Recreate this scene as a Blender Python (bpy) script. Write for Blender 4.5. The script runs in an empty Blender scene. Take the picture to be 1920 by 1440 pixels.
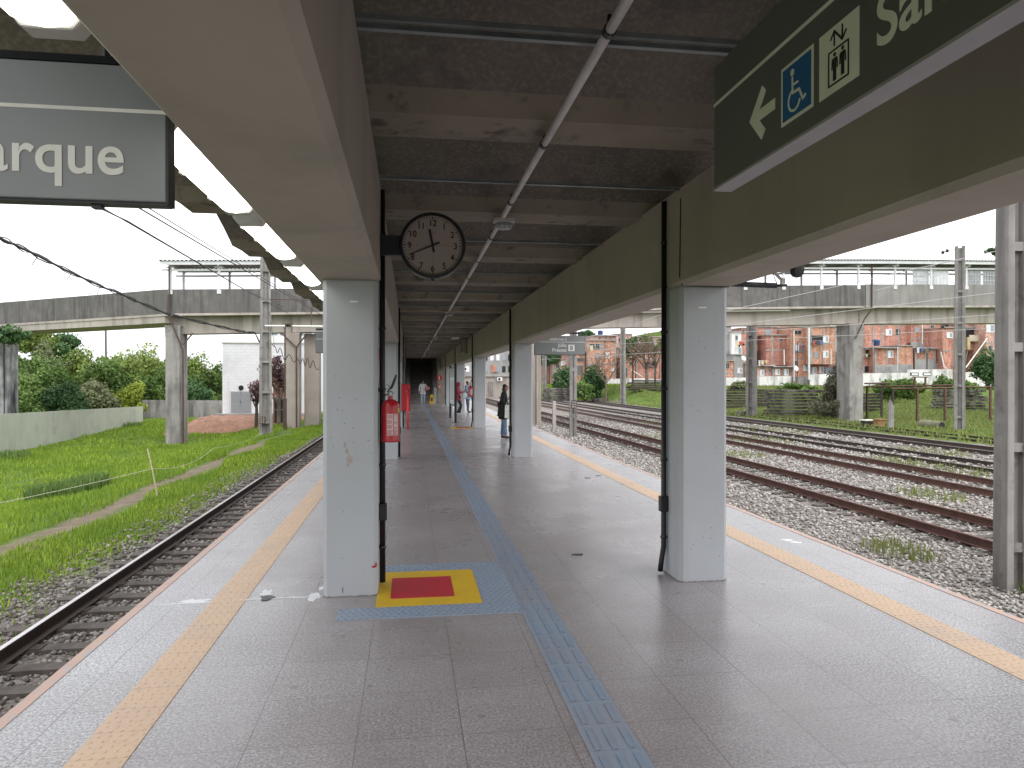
import bpy, bmesh, math, random
import numpy as np
from mathutils import Vector, Matrix
R = math.radians
rnd = random.Random(7)
S = bpy.context.scene
COL = S.collection

# ------------------------------------------------------------------ camera, world, sun
F = 1330.0                                   # focal length in pixels of a 1920 px wide picture
EYE = 1.70
cam = bpy.data.cameras.new("camera")
cam.sensor_width = 36.0
cam.lens = 36.0 * F / 1920.0
cam.clip_end = 6000
cam.clip_start = 0.05
co = bpy.data.objects.new("camera", cam)
COL.objects.link(co)
co.location = (0, 0, EYE)
YAW = math.atan2(192, F)
co.rotation_euler = (R(90 - 0.345), 0, -YAW)
S.camera = co

w = bpy.data.worlds.new("World")
S.world = w
w.use_nodes = True
nt = w.node_tree
sky = nt.nodes.new("ShaderNodeTexSky")
sky.sky_type = 'NISHITA'
sky.sun_disc = False
sky.sun_elevation = R(58)
sky.sun_rotation = R(150)
sky.dust_density = 4.0
hs = nt.nodes.new("ShaderNodeHueSaturation")
hs.inputs['Saturation'].default_value = 0.12
bg = nt.nodes['Background']
bg.inputs['Strength'].default_value = 0.15
nt.links.new(sky.outputs[0], hs.inputs['Color'])
ov = nt.nodes.new("ShaderNodeMix")                       # overcast: an even white veil over the clear sky
ov.data_type = 'RGBA'
ov.inputs[0].default_value = 0.62
ov.inputs[7].default_value = (6.4, 6.45, 6.7, 1)
nt.links.new(hs.outputs[0], ov.inputs[6])
nt.links.new(ov.outputs[2], bg.inputs['Color'])

sun = bpy.data.lights.new("sun", 'SUN')
sun.energy = 0.6
sun.angle = R(80)
sun.color = (1, .97, .93)
so = bpy.data.objects.new("sun", sun)
COL.objects.link(so)
so.rotation_euler = (R(32), 0, R(180 - 150))

S.view_settings.view_transform = 'Standard'
S.view_settings.look = 'None'
S.view_settings.exposure = 1.15
S.view_settings.gamma = 1.0
S.cycles.max_bounces = 8
S.cycles.diffuse_bounces = 5
S.cycles.use_denoising = True

CS, SN = math.cos(YAW), math.sin(YAW)
def at_d(px, py, D):
    u = (px - 960) / F
    return Vector((D * (SN + CS * u), D * (CS - SN * u), EYE + D * (712 - py) / F))
def at_y(px, py, y):
    u = (px - 960) / F
    return at_d(px, py, y / (CS - SN * u))
def at_x(px, py, x):
    u = (px - 960) / F
    return at_d(px, py, x / (SN + CS * u))

def sstep(t):
    t = np.clip(t, 0, 1)
    return t * t * (3 - 2 * t)

def zg(x, y):
    """height of the ground"""
    x = np.asarray(x, float); y = np.asarray(y, float)
    z = np.full(np.broadcast(x, y).shape, -1.38)
    z = z - 1.02 * sstep((-6.2 - x) / 8.5)                      # the field falls away to the left
    y0 = 100 - 25 * sstep((x - 26) / 4) - 23 * sstep((x - 30) / 15)
    rise = 2.1 * sstep((y - y0) / (14 + 32 * sstep((x - 26) / 16)))
    z = z + rise * sstep((x - 18) / 4)
    z = z + 13 * sstep((y - 122) / 45) * sstep((x - 52) / 8)
    z = z + 0.05 * np.sin(x * 1.7 + 2 * np.sin(y * .6)) * np.where((x < -7.8) | (x > 28), 1, 0)
    return z
def zgf(x, y): return float(zg(x, y))

# ------------------------------------------------------------------ mesh builder
class MB:
    def __init__(s): s.v = []; s.f = []; s.m = []
    def add(s, vs, fs, mi=0, M=None):
        o = len(s.v)
        if M is not None: vs = [M @ Vector(p) for p in vs]
        s.v += [tuple(p) for p in vs]
        for f in fs: s.f.append(tuple(i + o for i in f)); s.m.append(mi)
        return s
    def box(s, x0, x1, y0, y1, z0, z1, mi=0, M=None):
        vs = [(x, y, z) for z in (z0, z1) for y in (y0, y1) for x in (x0, x1)]
        return s.add(vs, [(0, 2, 3, 1), (4, 5, 7, 6), (0, 1, 5, 4), (2, 6, 7, 3), (0, 4, 6, 2), (1, 3, 7, 5)], mi, M)
    def prism(s, poly, axis, a0, a1, mi=0, M=None):
        """poly: 2d points in the plane normal to axis; 'x': (y,z)  'y': (x,z)  'z': (x,y)"""
        n = len(poly)
        def P(p, a): return {'x': (a, p[0], p[1]), 'y': (p[0], a, p[1]), 'z': (p[0], p[1], a)}[axis]
        vs = [P(p, a0) for p in poly] + [P(p, a1) for p in poly]
        fs = [tuple(range(n)), tuple(range(2 * n - 1, n - 1, -1))]
        fs += [(i, i + n, (i + 1) % n + n, (i + 1) % n) for i in range(n)]
        return s.add(vs, fs, mi, M)
    def tube(s, pts, r, n=8, mi=0, cap=True, M=None):
        pts = [Vector(p) for p in pts]
        rs = r if isinstance(r, (list, tuple)) else [r] * len(pts)
        vs = []; fs = []
        up = None
        for i, p in enumerate(pts):
            d = (pts[min(i + 1, len(pts) - 1)] - pts[max(i - 1, 0)]).normalized()
            if up is None: up = Vector((0, 0, 1)) if abs(d.z) < .9 else Vector((1, 0, 0))
            a = d.cross(up).normalized(); b = d.cross(a).normalized(); up = -b if False else up
            for k in range(n):
                t = 2 * math.pi * k / n
                vs.append(p + (a * math.cos(t) + b * math.sin(t)) * rs[i])
        for i in range(len(pts) - 1):
            for k in range(n):
                fs.append((i * n + k, i * n + (k + 1) % n, (i + 1) * n + (k + 1) % n, (i + 1) * n + k))
        if cap:
            fs.append(tuple(range(n - 1, -1, -1))); fs.append(tuple((len(pts) - 1) * n + k for k in range(n)))
        return s.add(vs, fs, mi, M)
    def lathe(s, prof, n=24, mi=0, M=None, c=(0, 0, 0)):
        vs = []; fs = []
        for (r, z) in prof:
            for k in range(n):
                t = 2 * math.pi * k / n
                vs.append((c[0] + r * math.cos(t), c[1] + r * math.sin(t), c[2] + z))
        for i in range(len(prof) - 1):
            for k in range(n):
                fs.append((i * n + k, i * n + (k + 1) % n, (i + 1) * n + (k + 1) % n, (i + 1) * n + k))
        fs.append(tuple(range(n - 1, -1, -1))); fs.append(tuple((len(prof) - 1) * n + k for k in range(n)))
        return s.add(vs, fs, mi, M)
    def ball(s, c, r, n=12, m=8, mi=0, M=None):
        r = r if isinstance(r, (tuple, list)) else (r, r, r)
        vs = [(c[0], c[1], c[2] - r[2])]; fs = []
        for i in range(1, m):
            a = math.pi * i / m - math.pi / 2
            for k in range(n):
                t = 2 * math.pi * k / n
                vs.append((c[0] + r[0] * math.cos(a) * math.cos(t), c[1] + r[1] * math.cos(a) * math.sin(t), c[2] + r[2] * math.sin(a)))
        vs.append((c[0], c[1], c[2] + r[2])); L = len(vs) - 1
        for k in range(n):
            fs.append((0, 1 + (k + 1) % n, 1 + k)); fs.append((L, L - n + k, L - n + (k + 1) % n))
        for i in range(m - 2):
            for k in range(n):
                fs.append((1 + i * n + k, 1 + i * n + (k + 1) % n, 1 + (i + 1) * n + (k + 1) % n, 1 + (i + 1) * n + k))
        return s.add(vs, fs, mi, M)
    def stroke(s, pts, wd, mi=0, M=None, closed=False, rc=True, h=0.0015):
        """flat ribbon in the xy plane, with round joints"""
        P = [Vector((p[0], p[1], 0)) for p in pts]
        if closed: P.append(P[0])
        for a, b in zip(P[:-1], P[1:]):
            d = (b - a).normalized(); nrm = Vector((-d.y, d.x, 0)) * wd / 2
            s.prism([(a - nrm).xy, (b - nrm).xy, (b + nrm).xy, (a + nrm).xy], 'z', 0, h, mi, M)
        if rc:
            for j, p in enumerate(P):
                hh = h + 0.00003 * (1 + j % 3)
                s.prism([(p.x + wd / 2 * math.cos(t * math.pi / 5), p.y + wd / 2 * math.sin(t * math.pi / 5)) for t in range(10)], 'z', 0, hh, mi, M)
        return s
    def disc(s, cx, cy, r, mi=0, M=None, n=16, h=0.0015):
        return s.prism([(cx + r * math.cos(2 * math.pi * k / n), cy + r * math.sin(2 * math.pi * k / n)) for k in range(n)], 'z', 0, h, mi, M)

def link(o, parent=None):
    COL.objects.link(o)
    if parent is not None: o.parent = parent
    return o
def obj(name, mb, mats, parent=None, smooth=False, bevel=0, fix=True, auto=None):
    me = bpy.data.meshes.new(name)
    me.from_pydata(mb.v, [], mb.f)
    if fix:
        bm = bmesh.new(); bm.from_mesh(me); bmesh.ops.recalc_face_normals(bm, faces=bm.faces); bm.to_mesh(me); bm.free()
    mats = mats if isinstance(mats, (list, tuple)) else [mats]
    for m in mats: me.materials.append(m)
    if len(mats) > 1: me.polygons.foreach_set('material_index', mb.m)
    if smooth: me.polygons.foreach_set('use_smooth', [True] * len(me.polygons))
    o = bpy.data.objects.new(name, me)
    if parent is not None and parent.type == 'EMPTY' or (parent is not None): pass
    link(o, parent)
    if parent is not None:
        # meshes are written in world space unless the parent is a moved prototype
        pm = world(parent)
        o.matrix_parent_inverse = pm.inverted()
    if auto is not None:
        for p in me.polygons: p.use_smooth = True
        me.set_sharp_from_angle(angle=R(auto))
    if bevel:
        b = o.modifiers.new("bevel", 'BEVEL'); b.width = bevel; b.segments = 2; b.limit_method = 'ANGLE'; b.angle_limit = R(40)
    return o
def world(o):
    m = Matrix.LocRotScale(o.location, o.rotation_euler, o.scale)
    if o.parent is not None: return world(o.parent) @ o.matrix_parent_inverse @ m
    return m
def tag(o, label=None, cat=None, group=None, kind=None):
    if label: o['label'] = label
    if cat: o['category'] = cat
    if group: o['group'] = group
    if kind: o['kind'] = kind
    return o
def thing(name, label, cat, loc=(0, 0, 0), group=None):
    o = bpy.data.objects.new(name, None); o.location = loc; o.empty_display_size = .2
    COL.objects.link(o)
    return tag(o, label, cat, group)
KIDS = {}
def dup(root, loc, rotz=None, label=None, scale=None):
    def rec(o, par):
        c = o.copy(); COL.objects.link(c)
        if par is not None:
            c.parent = par; c.matrix_parent_inverse = o.matrix_parent_inverse.copy()
        for ch in o.children: rec(ch, c)
        return c
    r = rec(root, None)
    r.location = loc
    if rotz is not None: r.rotation_euler = (0, 0, rotz)
    if scale is not None: r.scale = scale if isinstance(scale, (tuple, Vector)) else (scale,) * 3
    if label: r['label'] = label
    return r

def raw(name, V, Fc, mat, attr=None, parent=None, smooth=False):
    """fast mesh from numpy arrays; Fc (n,3) or (n,4)"""
    me = bpy.data.meshes.new(name)
    n, k = Fc.shape
    me.vertices.add(len(V)); me.vertices.foreach_set('co', np.ascontiguousarray(V, dtype=np.float32).ravel())
    me.loops.add(n * k); me.loops.foreach_set('vertex_index', np.ascontiguousarray(Fc, dtype=np.int32).ravel())
    me.polygons.add(n); me.polygons.foreach_set('loop_start', np.arange(n, dtype=np.int32) * k)
    try: me.polygons.foreach_set('loop_total', np.full(n, k, dtype=np.int32))
    except Exception: pass
    if attr is not None:
        a = me.attributes.new('shade', 'FLOAT', 'POINT'); a.data.foreach_set('value', np.asarray(attr, dtype=np.float32))
    me.update(calc_edges=True); me.validate()
    me.materials.append(mat)
    if smooth: me.polygons.foreach_set('use_smooth', [True] * n)
    o = bpy.data.objects.new(name, me)
    link(o, parent)
    if parent is not None: o.matrix_parent_inverse = world(parent).inverted()
    return o

# ------------------------------------------------------------------ materials
class N:
    def __init__(s, name):
        s.m = bpy.data.materials.new(name); s.m.use_nodes = True
        s.t = s.m.node_tree; s.b = s.t.nodes['Principled BSDF']
        s.tc = s.t.nodes.new('ShaderNodeTexCoord')
    def n(s, ty, **kw):
        x = s.t.nodes.new(ty)
        for k, v in kw.items(): setattr(x, k, v)
        return x
    def l(s, a, b): s.t.links.new(a, b)
    def set(s, sock, v):
        if hasattr(v, 'links') or isinstance(v, bpy.types.NodeSocket): s.l(v, sock)
        else: sock.default_value = v
    def mapv(s, sc=(1, 1, 1), loc=(0, 0, 0), src=None):
        m = s.n('ShaderNodeMapping'); m.inputs['Scale'].default_value = sc; m.inputs['Location'].default_value = loc
        s.l(src or s.tc.outputs['Object'], m.inputs['Vector']); return m.outputs[0]
    def noise(s, scale, detail=4, vec=None, rough=.55, dist=0):
        x = s.n('ShaderNodeTexNoise'); x.inputs['Scale'].default_value = scale; x.inputs['Detail'].default_value = detail
        x.inputs['Roughness'].default_value = rough; x.inputs['Distortion'].default_value = dist
        s.l(vec or s.tc.outputs['Object'], x.inputs['Vector']); return x.outputs['Fac']
    def ramp(s, fac, a, b, ca=0., cb=1.):
        x = s.n('ShaderNodeMapRange'); x.inputs[1].default_value = a; x.inputs[2].default_value = b
        x.inputs[3].default_value = ca; x.inputs[4].default_value = cb
        s.l(fac, x.inputs[0]); return x.outputs[0]
    def mix(s, f, a, b, mode='MIX'):
        x = s.n('ShaderNodeMix', data_type='RGBA', blend_type=mode)
        s.set(x.inputs[0], f)
        for i, v in ((6, a), (7, b)):
            if isinstance(v, (tuple, list)): x.inputs[i].default_value = (*v[:3], 1)
            else: s.l(v, x.inputs[i])
        return x.outputs[2]
    def math(s, op, a, b=0.):
        x = s.n('ShaderNodeMath', operation=op)
        s.set(x.inputs[0], a); s.set(x.inputs[1], b); return x.outputs[0]
    def bump(s, h, strength=.3, dist=.01, prev=None):
        x = s.n('ShaderNodeBump'); x.inputs['Strength'].default_value = strength; x.inputs['Distance'].default_value = dist
        s.l(h, x.inputs['Height'])
        if prev: s.l(prev, x.inputs['Normal'])
        return x.outputs[0]
    def out(s, color=None, rough=None, normal=None, metal=None, spec=None):
        if color is not None:
            if isinstance(color, (tuple, list)): s.b.inputs['Base Color'].default_value = (*color[:3], 1)
            else: s.l(color, s.b.inputs['Base Color'])
        if rough is not None: s.set(s.b.inputs['Roughness'], rough)
        if metal is not None: s.b.inputs['Metallic'].default_value = metal
        if spec is not None: s.b.inputs['Specular IOR Level'].default_value = spec
        if normal is not None: s.l(normal, s.b.inputs['Normal'])
        return s.m

def pm(name, c1, c2=None, scale=2., rough=.6, bump=.15, bscale=40., bdist=.004, metal=0., spec=.5, lo=.35, hi=.65,
       streak=None, stain=None, fine=None):
    """two-tone noisy surface; streak=(colour, amount): vertical runs; stain=(colour, scale, lo, hi): blotches"""
    k = N(name)
    c2 = c2 or tuple(v * .8 for v in c1)
    c = k.mix(k.ramp(k.noise(scale, 6), lo, hi), c1, c2)
    if fine: c = k.mix(k.ramp(k.noise(fine[1], 3), .45, .7), c, fine[0])
    if stain: c = k.mix(k.ramp(k.noise(stain[1], 7, rough=.65), stain[2], stain[3]), c, stain[0])
    if streak:
        f = k.noise(1.0, 5, vec=k.mapv((streak[2] if len(streak) > 2 else 5, streak[2] if len(streak) > 2 else 5, .25)))
        c = k.mix(k.math('MULTIPLY', k.ramp(f, .48, .68), streak[1]), c, streak[0])
    nrm = k.bump(k.noise(bscale, 4), bump, bdist) if bump else None
    return k.out(c, rough, nrm, metal, spec)
def flat(name, c, rough=.5, metal=0., spec=.5):
    k = N(name)
    c_ = k.mix(k.ramp(k.noise(9, 3), .3, .7), c, tuple(v * .88 for v in c))
    return k.out(c_, rough, None, metal, spec)
def emit(name, c, s):
    k = N(name); k.out(c, .5)
    k.b.inputs['Emission Color'].default_value = (*c, 1); k.b.inputs['Emission Strength'].default_value = s
    return k.m

M_col = pm('column_paint', (.42, .44, .465), (.39, .408, .432), 1.6, .5, .22, 14, .006, stain=((.36, .36, .355), 3.1, .60, .80), streak=((.33, .325, .315), .32, 5))
M_beam = pm('beam_paint', (.380, .334, .288), (.340, .298, .256), .9, .62, .16, 14, .004, stain=((.29, .262, .222), 1.7, .54, .80), streak=((.25, .225, .19), .35, 2.6))
M_roof = pm('roof_concrete', (.160, .138, .118), (.105, .091, .079), .9, .85, .5, 45, .006, stain=((.082, .072, .063), 2.3, .52, .72), fine=((.205, .178, .15), 34))
M_rib = pm('rib_edge_concrete', (.235, .200, .155), (.18, .153, .120), 1.3, .85, .5, 45, .006, stain=((.09, .07, .055), 4.1, .55, .66))
M_bridge = pm('weathered_concrete', (.175, .163, .158), (.12, .112, .109), 1.9, .85, .4, 12, .01, streak=((.06, .055, .055), .85, 3.0), stain=((.12, .115, .11), .35, .45, .65))
M_bridge2 = pm('pale_concrete', (.28, .27, .255), (.225, .22, .208), .8, .85, .3, 12, .01, streak=((.16, .15, .14), .6, 3.0))
M_girder = pm('girder_concrete', (.46, .415, .375), (.38, .34, .31), .6, .85, .3, 12, .01, streak=((.18, .16, .14), .6, 2.2))
M_pole = pm('pole_concrete', (.29, .275, .265), (.21, .20, .192), 1.9, .85, .4, 30, .006, streak=((.10, .09, .085), .7, 6), stain=((.14, .13, .12), 3, .55, .7))
M_pipe_blk = flat('black_conduit', (.010, .010, .013), .45)
M_blk = flat('black_plastic', (.012, .012, .014), .4)
M_railst = pm('ceiling_steel', (.26, .29, .29), (.19, .21, .21), 5, .45, .05, metal=.4)
M_steel = pm('galvanised_steel', (.36, .38, .38), (.26, .28, .28), 5, .4, .05, metal=.6)
M_white = flat('white_paint', (.78, .78, .77), .5)
M_pvc = pm('white_pvc', (.60, .58, .57), (.52, .50, .49), 8, .45, 0)
M_white_st = pm('white_steel', (.70, .71, .73), (.60, .61, .63), 3, .5, 0)
M_lum = emit('lit_diffuser', (1.0, .975, .89), 2.4)
M_lumbody = pm('fixture_grey', (.50, .50, .48), (.42, .42, .40), 6, .5, 0)
M_sign = pm('sign_grey', (.225, .238, .245), (.21, .222, .228), 3, .35, .03, 60)
M_sign_d = pm('sign_green_grey', (.125, .130, .130), (.115, .12, .12), 3, .4, .03, 60)
M_signtxt = flat('sign_lettering', (.80, .80, .75), .5)
M_signw = flat('sign_lettering_white', (.86, .86, .86), .5)
M_signedge = flat('sign_edge', (.34, .32, .35), .5)
M_signblk = flat('sign_dark', (.015, .017, .022), .5)
M_blue = flat('sign_blue', (.015, .13, .36), .4)
M_red = pm('red_paint', (.42, .012, .02), (.36, .010, .016), 5, .3, .04, 40)
M_redl = flat('red_post', (.75, .03, .035), .4)
M_label = flat('label_paper', (.62, .48, .48), .5)
M_clockface = pm('clock_face', (.36, .31, .27), (.33, .285, .25), 3, .5, 0)
M_clocktxt = flat('clock_black', (.012, .009, .009), .5)
M_glass = flat('dark_glass', (.04, .05, .06), .1)
M_rust = pm('rusty_rail', (.14, .068, .052), (.085, .042, .034), 6, .6, .3, 50, .003, metal=.3)
M_raildk = pm('dark_rail', (.07, .048, .042), (.042, .03, .027), 6, .55, .3, 50, .003, metal=.3)
M_railtop = pm('polished_rail', (.52, .50, .49), (.42, .40, .40), 8, .28, 0, metal=.85)
M_sleeper = pm('sleeper_wood', (.095, .08, .07), (.05, .042, .038), 5, .85, .5, 30, .01, streak=((.15, .13, .115), .3, 4))
M_sleeper2 = pm('sleeper_grey', (.15, .135, .12), (.09, .078, .07), 5, .85, .5, 30, .01)
M_wood = pm('dark_timber', (.085, .07, .06), (.03, .025, .022), 3, .9, .5, 20, .02)
M_wood2 = pm('grey_timber', (.24, .215, .205), (.05, .043, .04), 1.9, .9, .5, 20, .02)
M_wallg = pm('pale_green_wall', (.41, .43, .36), (.35, .37, .31), .5, .8, .2, 15, .01, streak=((.20, .205, .165), .18, 3.2), stain=((.28, .29, .25), .6, .5, .7))
M_wallgrey = pm('grey_wall', (.30, .28, .27), (.2, .19, .185), 1, .85, .2, 15, .01, streak=((.06, .055, .055), .8, 2))
M_wallw = pm('whitewashed_wall', (.76, .75, .74), (.60, .59, .57), .5, .8, .2, 15, .01, streak=((.16, .155, .155), .7, 1.3))
M_soil = pm('red_soil', (.34, .185, .13), (.24, .13, .09), 1.5, .95, .6, 9, .05, stain=((.17, .11, .075), 2.5, .5, .65))
M_stair = pm('stair_dark', (.20, .175, .16), (.15, .13, .12), 3, .8, .1)
M_stairt = pm('stair_tread', (.22, .20, .19), (.17, .155, .15), 3, .7, .1)
M_bark = pm('bark', (.11, .085, .065), (.06, .045, .035), 6, .9, .4, 20, .02)
M_barkg = pm('grey_bark', (.21, .165, .14), (.13, .10, .085), 3, .9, .4, 20, .02)
M_render = pm('grey_render', (.36, .355, .35), (.28, .275, .27), .5, .9, .1, streak=((.15, .145, .14), .5, 1))
M_slab = pm('slab_concrete', (.36, .34, .325), (.25, .235, .22), .8, .9, 0)
M_winw = flat('white_shutter', (.72, .73, .75), .5)
M_wing = flat('grey_shutter', (.30, .33, .37), .4)
M_wind = flat('inside_shade', (.018, .017, .018), .6)
M_teal = flat('teal_curtain', (.02, .20, .22), .7)
M_tank = flat('blue_tank', (.02, .055, .16), .5)
M_tin = pm('roof_sheet', (.40, .40, .40), (.22, .2, .19), 1, .6, 0)
M_yellow = flat('yellow_plastic', (.55, .36, .03), .45)
M_cable = flat('cable_black', (.015, .014, .018), .6)
M_wire = flat('wire_grey', (.10, .10, .11), .5)
M_wirel = flat('wire_pale', (.55, .54, .54), .5)
M_insul = flat('insulator', (.05, .03, .03), .3)
M_brownpipe = pm('brown_pipe', (.085, .045, .04), (.06, .035, .03), 3, .5, 0)

def brick_mat(name, c1, c2, mort):
    k = N(name)
    sp = k.n('ShaderNodeSeparateXYZ'); k.l(k.tc.outputs['Object'], sp.inputs[0])
    cb = k.n('ShaderNodeCombineXYZ'); k.l(k.math('ADD', sp.outputs[0], sp.outputs[1]), cb.inputs[0]); k.l(sp.outputs[2], cb.inputs[1])
    b = k.n('ShaderNodeTexBrick'); k.l(cb.outputs[0], b.inputs['Vector'])
    b.inputs['Color1'].default_value = (*c1, 1); b.inputs['Color2'].default_value = (*c2, 1); b.inputs['Mortar'].default_value = (*mort, 1)
    b.inputs['Scale'].default_value = 1; b.inputs['Brick Width'].default_value = .34; b.inputs['Row Height'].default_value = .21
    b.inputs['Mortar Size'].default_value = .02
    c = k.mix(k.ramp(k.noise(.7, 6, rough=.7), .42, .62), b.outputs['Color'], tuple(v * .62 for v in c2))
    c = k.mix(k.ramp(k.noise(3.2, 4, vec=k.mapv((1, 1, 2.2), (2, 2, 5))), .52, .70), c, tuple(min(1, v * 1.25 + .04) for v in c1))
    c = k.mix(k.ramp(k.noise(1.4, 6, vec=k.mapv((1, 1, .6), (7, 3, 1))), .60, .74), c, (.36, .29, .25))
    c = k.mix(k.ramp(k.noise(2.1, 5, vec=k.mapv((1, 1, .8), (31, 13, 1))), .62, .68), c, (.20, .12, .095))
    f = k.noise(1.0, 5, vec=k.mapv((1.6, 1.6, .15)))
    c = k.mix(k.math('MULTIPLY', k.ramp(f, .5, .7), .5), c, (.10, .06, .05))
    return k.out(c, .9)
M_br = [brick_mat('brick_a', (.60, .285, .205), (.50, .225, .165), (.36, .25, .21)),
        brick_mat('brick_b', (.64, .335, .22), (.55, .27, .18), (.38, .27, .22)),
        brick_mat('brick_c', (.50, .215, .16), (.42, .18, .135), (.30, .21, .18)),
        brick_mat('brick_pink', (.66, .40, .33), (.56, .33, .27), (.45, .34, .31))]
def white_brick():
    k = N('white_blockwork')
    sp = k.n('ShaderNodeSeparateXYZ'); k.l(k.tc.outputs['Object'], sp.inputs[0])
    cb = k.n('ShaderNodeCombineXYZ'); k.l(k.math('ADD', sp.outputs[0], sp.outputs[1]), cb.inputs[0]); k.l(sp.outputs[2], cb.inputs[1])
    b = k.n('ShaderNodeTexBrick'); k.l(cb.outputs[0], b.inputs['Vector'])
    b.inputs['Color1'].default_value = (.76, .77, .80, 1); b.inputs['Color2'].default_value = (.72, .73, .76, 1); b.inputs['Mortar'].default_value = (.66, .67, .70, 1)
    b.inputs['Scale'].default_value = 1; b.inputs['Brick Width'].default_value = .5; b.inputs['Row Height'].default_value = .25; b.inputs['Mortar Size'].default_value = .02
    c = k.mix(k.ramp(k.noise(.8, 5), .5, .75), b.outputs['Color'], (.6, .61, .64))
    return k.out(c, .8)
M_wbrick = white_brick()

def floor_mat():
    k = N('granite_tile')
    sp = k.n('ShaderNodeSeparateXYZ'); k.l(k.tc.outputs['Object'], sp.inputs[0])
    x, y = sp.outputs[0], sp.outputs[1]
    off = k.math('MULTIPLY', k.math('GREATER_THAN', x, .9), -.15)
    def line(v, o, per, wd):
        a = k.math('FRACT', k.math('DIVIDE', k.math('ADD', v, o), per))
        d = k.math('MINIMUM', a, k.math('SUBTRACT', 1., a))
        return k.math('LESS_THAN', d, wd / per)
    lx = line(k.math('ADD', x, off), 10.25, .5, .0028)
    ly = line(y, 10.11, .5, .0018)
    ln = k.math('MAXIMUM', lx, ly)
    sp1 = k.ramp(k.noise(75, 2), .38, .62)
    sp2 = k.ramp(k.noise(30, 4), .45, .60)
    c = k.mix(sp1, (.185, .184, .192), (.595, .612, .64))
    c = k.mix(k.math('MULTIPLY', sp2, .35), c, (.24, .215, .225))
    # walked-on dirt in large worn patches, then a darker brown tone along the middle
    wear = k.ramp(k.noise(.55, 6, vec=k.mapv((1, .55, 1)), rough=.6), .38, .68)
    c = k.mix(k.math('MULTIPLY', wear, .30), c, (.26, .222, .222))
    mid = k.ramp(k.math('ABSOLUTE', k.math('SUBTRACT', x, .9)), 1.3, 2.6, 1, 0)
    c = k.mix(k.math('MULTIPLY', mid, .40), c, (.275, .228, .226))
    spots = k.ramp(k.noise(5.0, 3, vec=k.mapv((1, 2.2, 1), (3, 1, 0))), .735, .765)
    c = k.mix(k.math('MULTIPLY', spots, .4), c, (.10, .085, .085))
    sm = k.ramp(k.noise(2.0, 6, vec=k.mapv((.7, 2.6, 1), (9, 4, 0)), rough=.7), .60, .72)
    c = k.mix(k.math('MULTIPLY', sm, .16), c, (.14, .12, .12))
    idx = k.n('ShaderNodeTexWhiteNoise'); cb = k.n('ShaderNodeCombineXYZ')
    k.l(k.math('FLOOR', k.math('DIVIDE', k.math('ADD', k.math('ADD', x, off), 10.25), .5)), cb.inputs[0])
    k.l(k.math('FLOOR', k.math('DIVIDE', k.math('ADD', y, 10.11), .5)), cb.inputs[1]); k.l(cb.outputs[0], idx.inputs['Vector'])
    c = k.mix(k.math('MULTIPLY', idx.outputs['Value'], .13), c, (.15, .14, .145))
    pt = k.ramp(k.noise(1.1, 7, vec=k.mapv((1, 1, 1), (5, 8, 0)), rough=.72), .40, .66)
    c = k.mix(k.math('MULTIPLY', pt, k.math('MULTIPLY', k.ramp(mid, 0, 1, .30, 1), .42)), c, (.215, .175, .172))
    lt = k.ramp(k.noise(2.7, 5, vec=k.mapv((1, 1, 1), (15, 3, 0)), rough=.7), .60, .78)
    c = k.mix(k.math('MULTIPLY', lt, .22), c, (.60, .58, .58))
    gum = k.n('ShaderNodeTexVoronoi'); gum.inputs['Scale'].default_value = 3.1; k.l(k.tc.outputs['Object'], gum.inputs['Vector'])
    c = k.mix(k.math('MULTIPLY', k.ramp(gum.outputs['Distance'], .055, .085, 1, 0), .55), c, (.16, .14, .14))
    scuff = k.ramp(k.noise(1.0, 3, vec=k.mapv((9, 1.1, 1), (3, 7, 0)), dist=1.2), .70, .73)
    c = k.mix(k.math('MULTIPLY', scuff, .28), c, (.15, .13, .13))
    jn = k.ramp(k.noise(.8, 3), .35, .65, .50, .95)
    c = k.mix(k.math('MULTIPLY', ln, jn), c, (.12, .105, .105))
    rg = k.ramp(k.noise(1.2, 6), .3, .7, .23, .36)
    nb = k.bump(k.noise(160, 2), .06, .002)
    nb = k.bump(k.noise(2.2, 2), .05, .006, nb)
    return k.out(c, rg, nb, spec=.5)
M_floor = floor_mat()
def tact_mat(name, c, wear):
    k = N(name)
    sp = k.n('ShaderNodeSeparateXYZ'); k.l(k.tc.outputs['Object'], sp.inputs[0])
    def line(v, o, per, wd):
        a = k.math('FRACT', k.math('DIVIDE', k.math('ADD', v, o), per))
        d = k.math('MINIMUM', a, k.math('SUBTRACT', 1., a))
        return k.math('LESS_THAN', d, wd / per)
    ly = line(sp.outputs[1], 10.11, .25, .002)
    cc = k.mix(k.ramp(k.noise(1.6, 6), .35, .7), c, wear)
    cc = k.mix(k.math('MULTIPLY', k.ramp(k.noise(18, 5), .5, .75), .4), cc, tuple(v * .7 for v in wear))
    cc = k.mix(k.math('MULTIPLY', k.ramp(k.noise(1.3, 7, rough=.75), .5, .72), .5), cc, (.36, .31, .28) if c[0] > c[2] else (.24, .235, .25))
    cc = k.mix(k.math('MULTIPLY', ly, .6), cc, tuple(v * .45 for v in c))
    return k.out(cc, .5, k.bump(k.noise(120, 2), .08, .002))
M_tact = tact_mat('tactile_yellow', (.60, .425, .28), (.55, .40, .285))
M_tactb = tact_mat('tactile_blue', (.235, .29, .37), (.27, .275, .315))
M_tactbb = tact_mat('tactile_blue_bar', (.20, .27, .365), (.25, .27, .32))
M_pad = tact_mat('tactile_pad_blue', (.25, .32, .42), (.27, .31, .39))
M_dot = flat('tactile_dot_dark', (.17, .22, .30), .5)
M_edge = pm('platform_edge_paint', (.54, .36, .29), (.46, .33, .28), 5, .6, .1, stain=((.40, .37, .36), 9, .52, .6))
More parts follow.
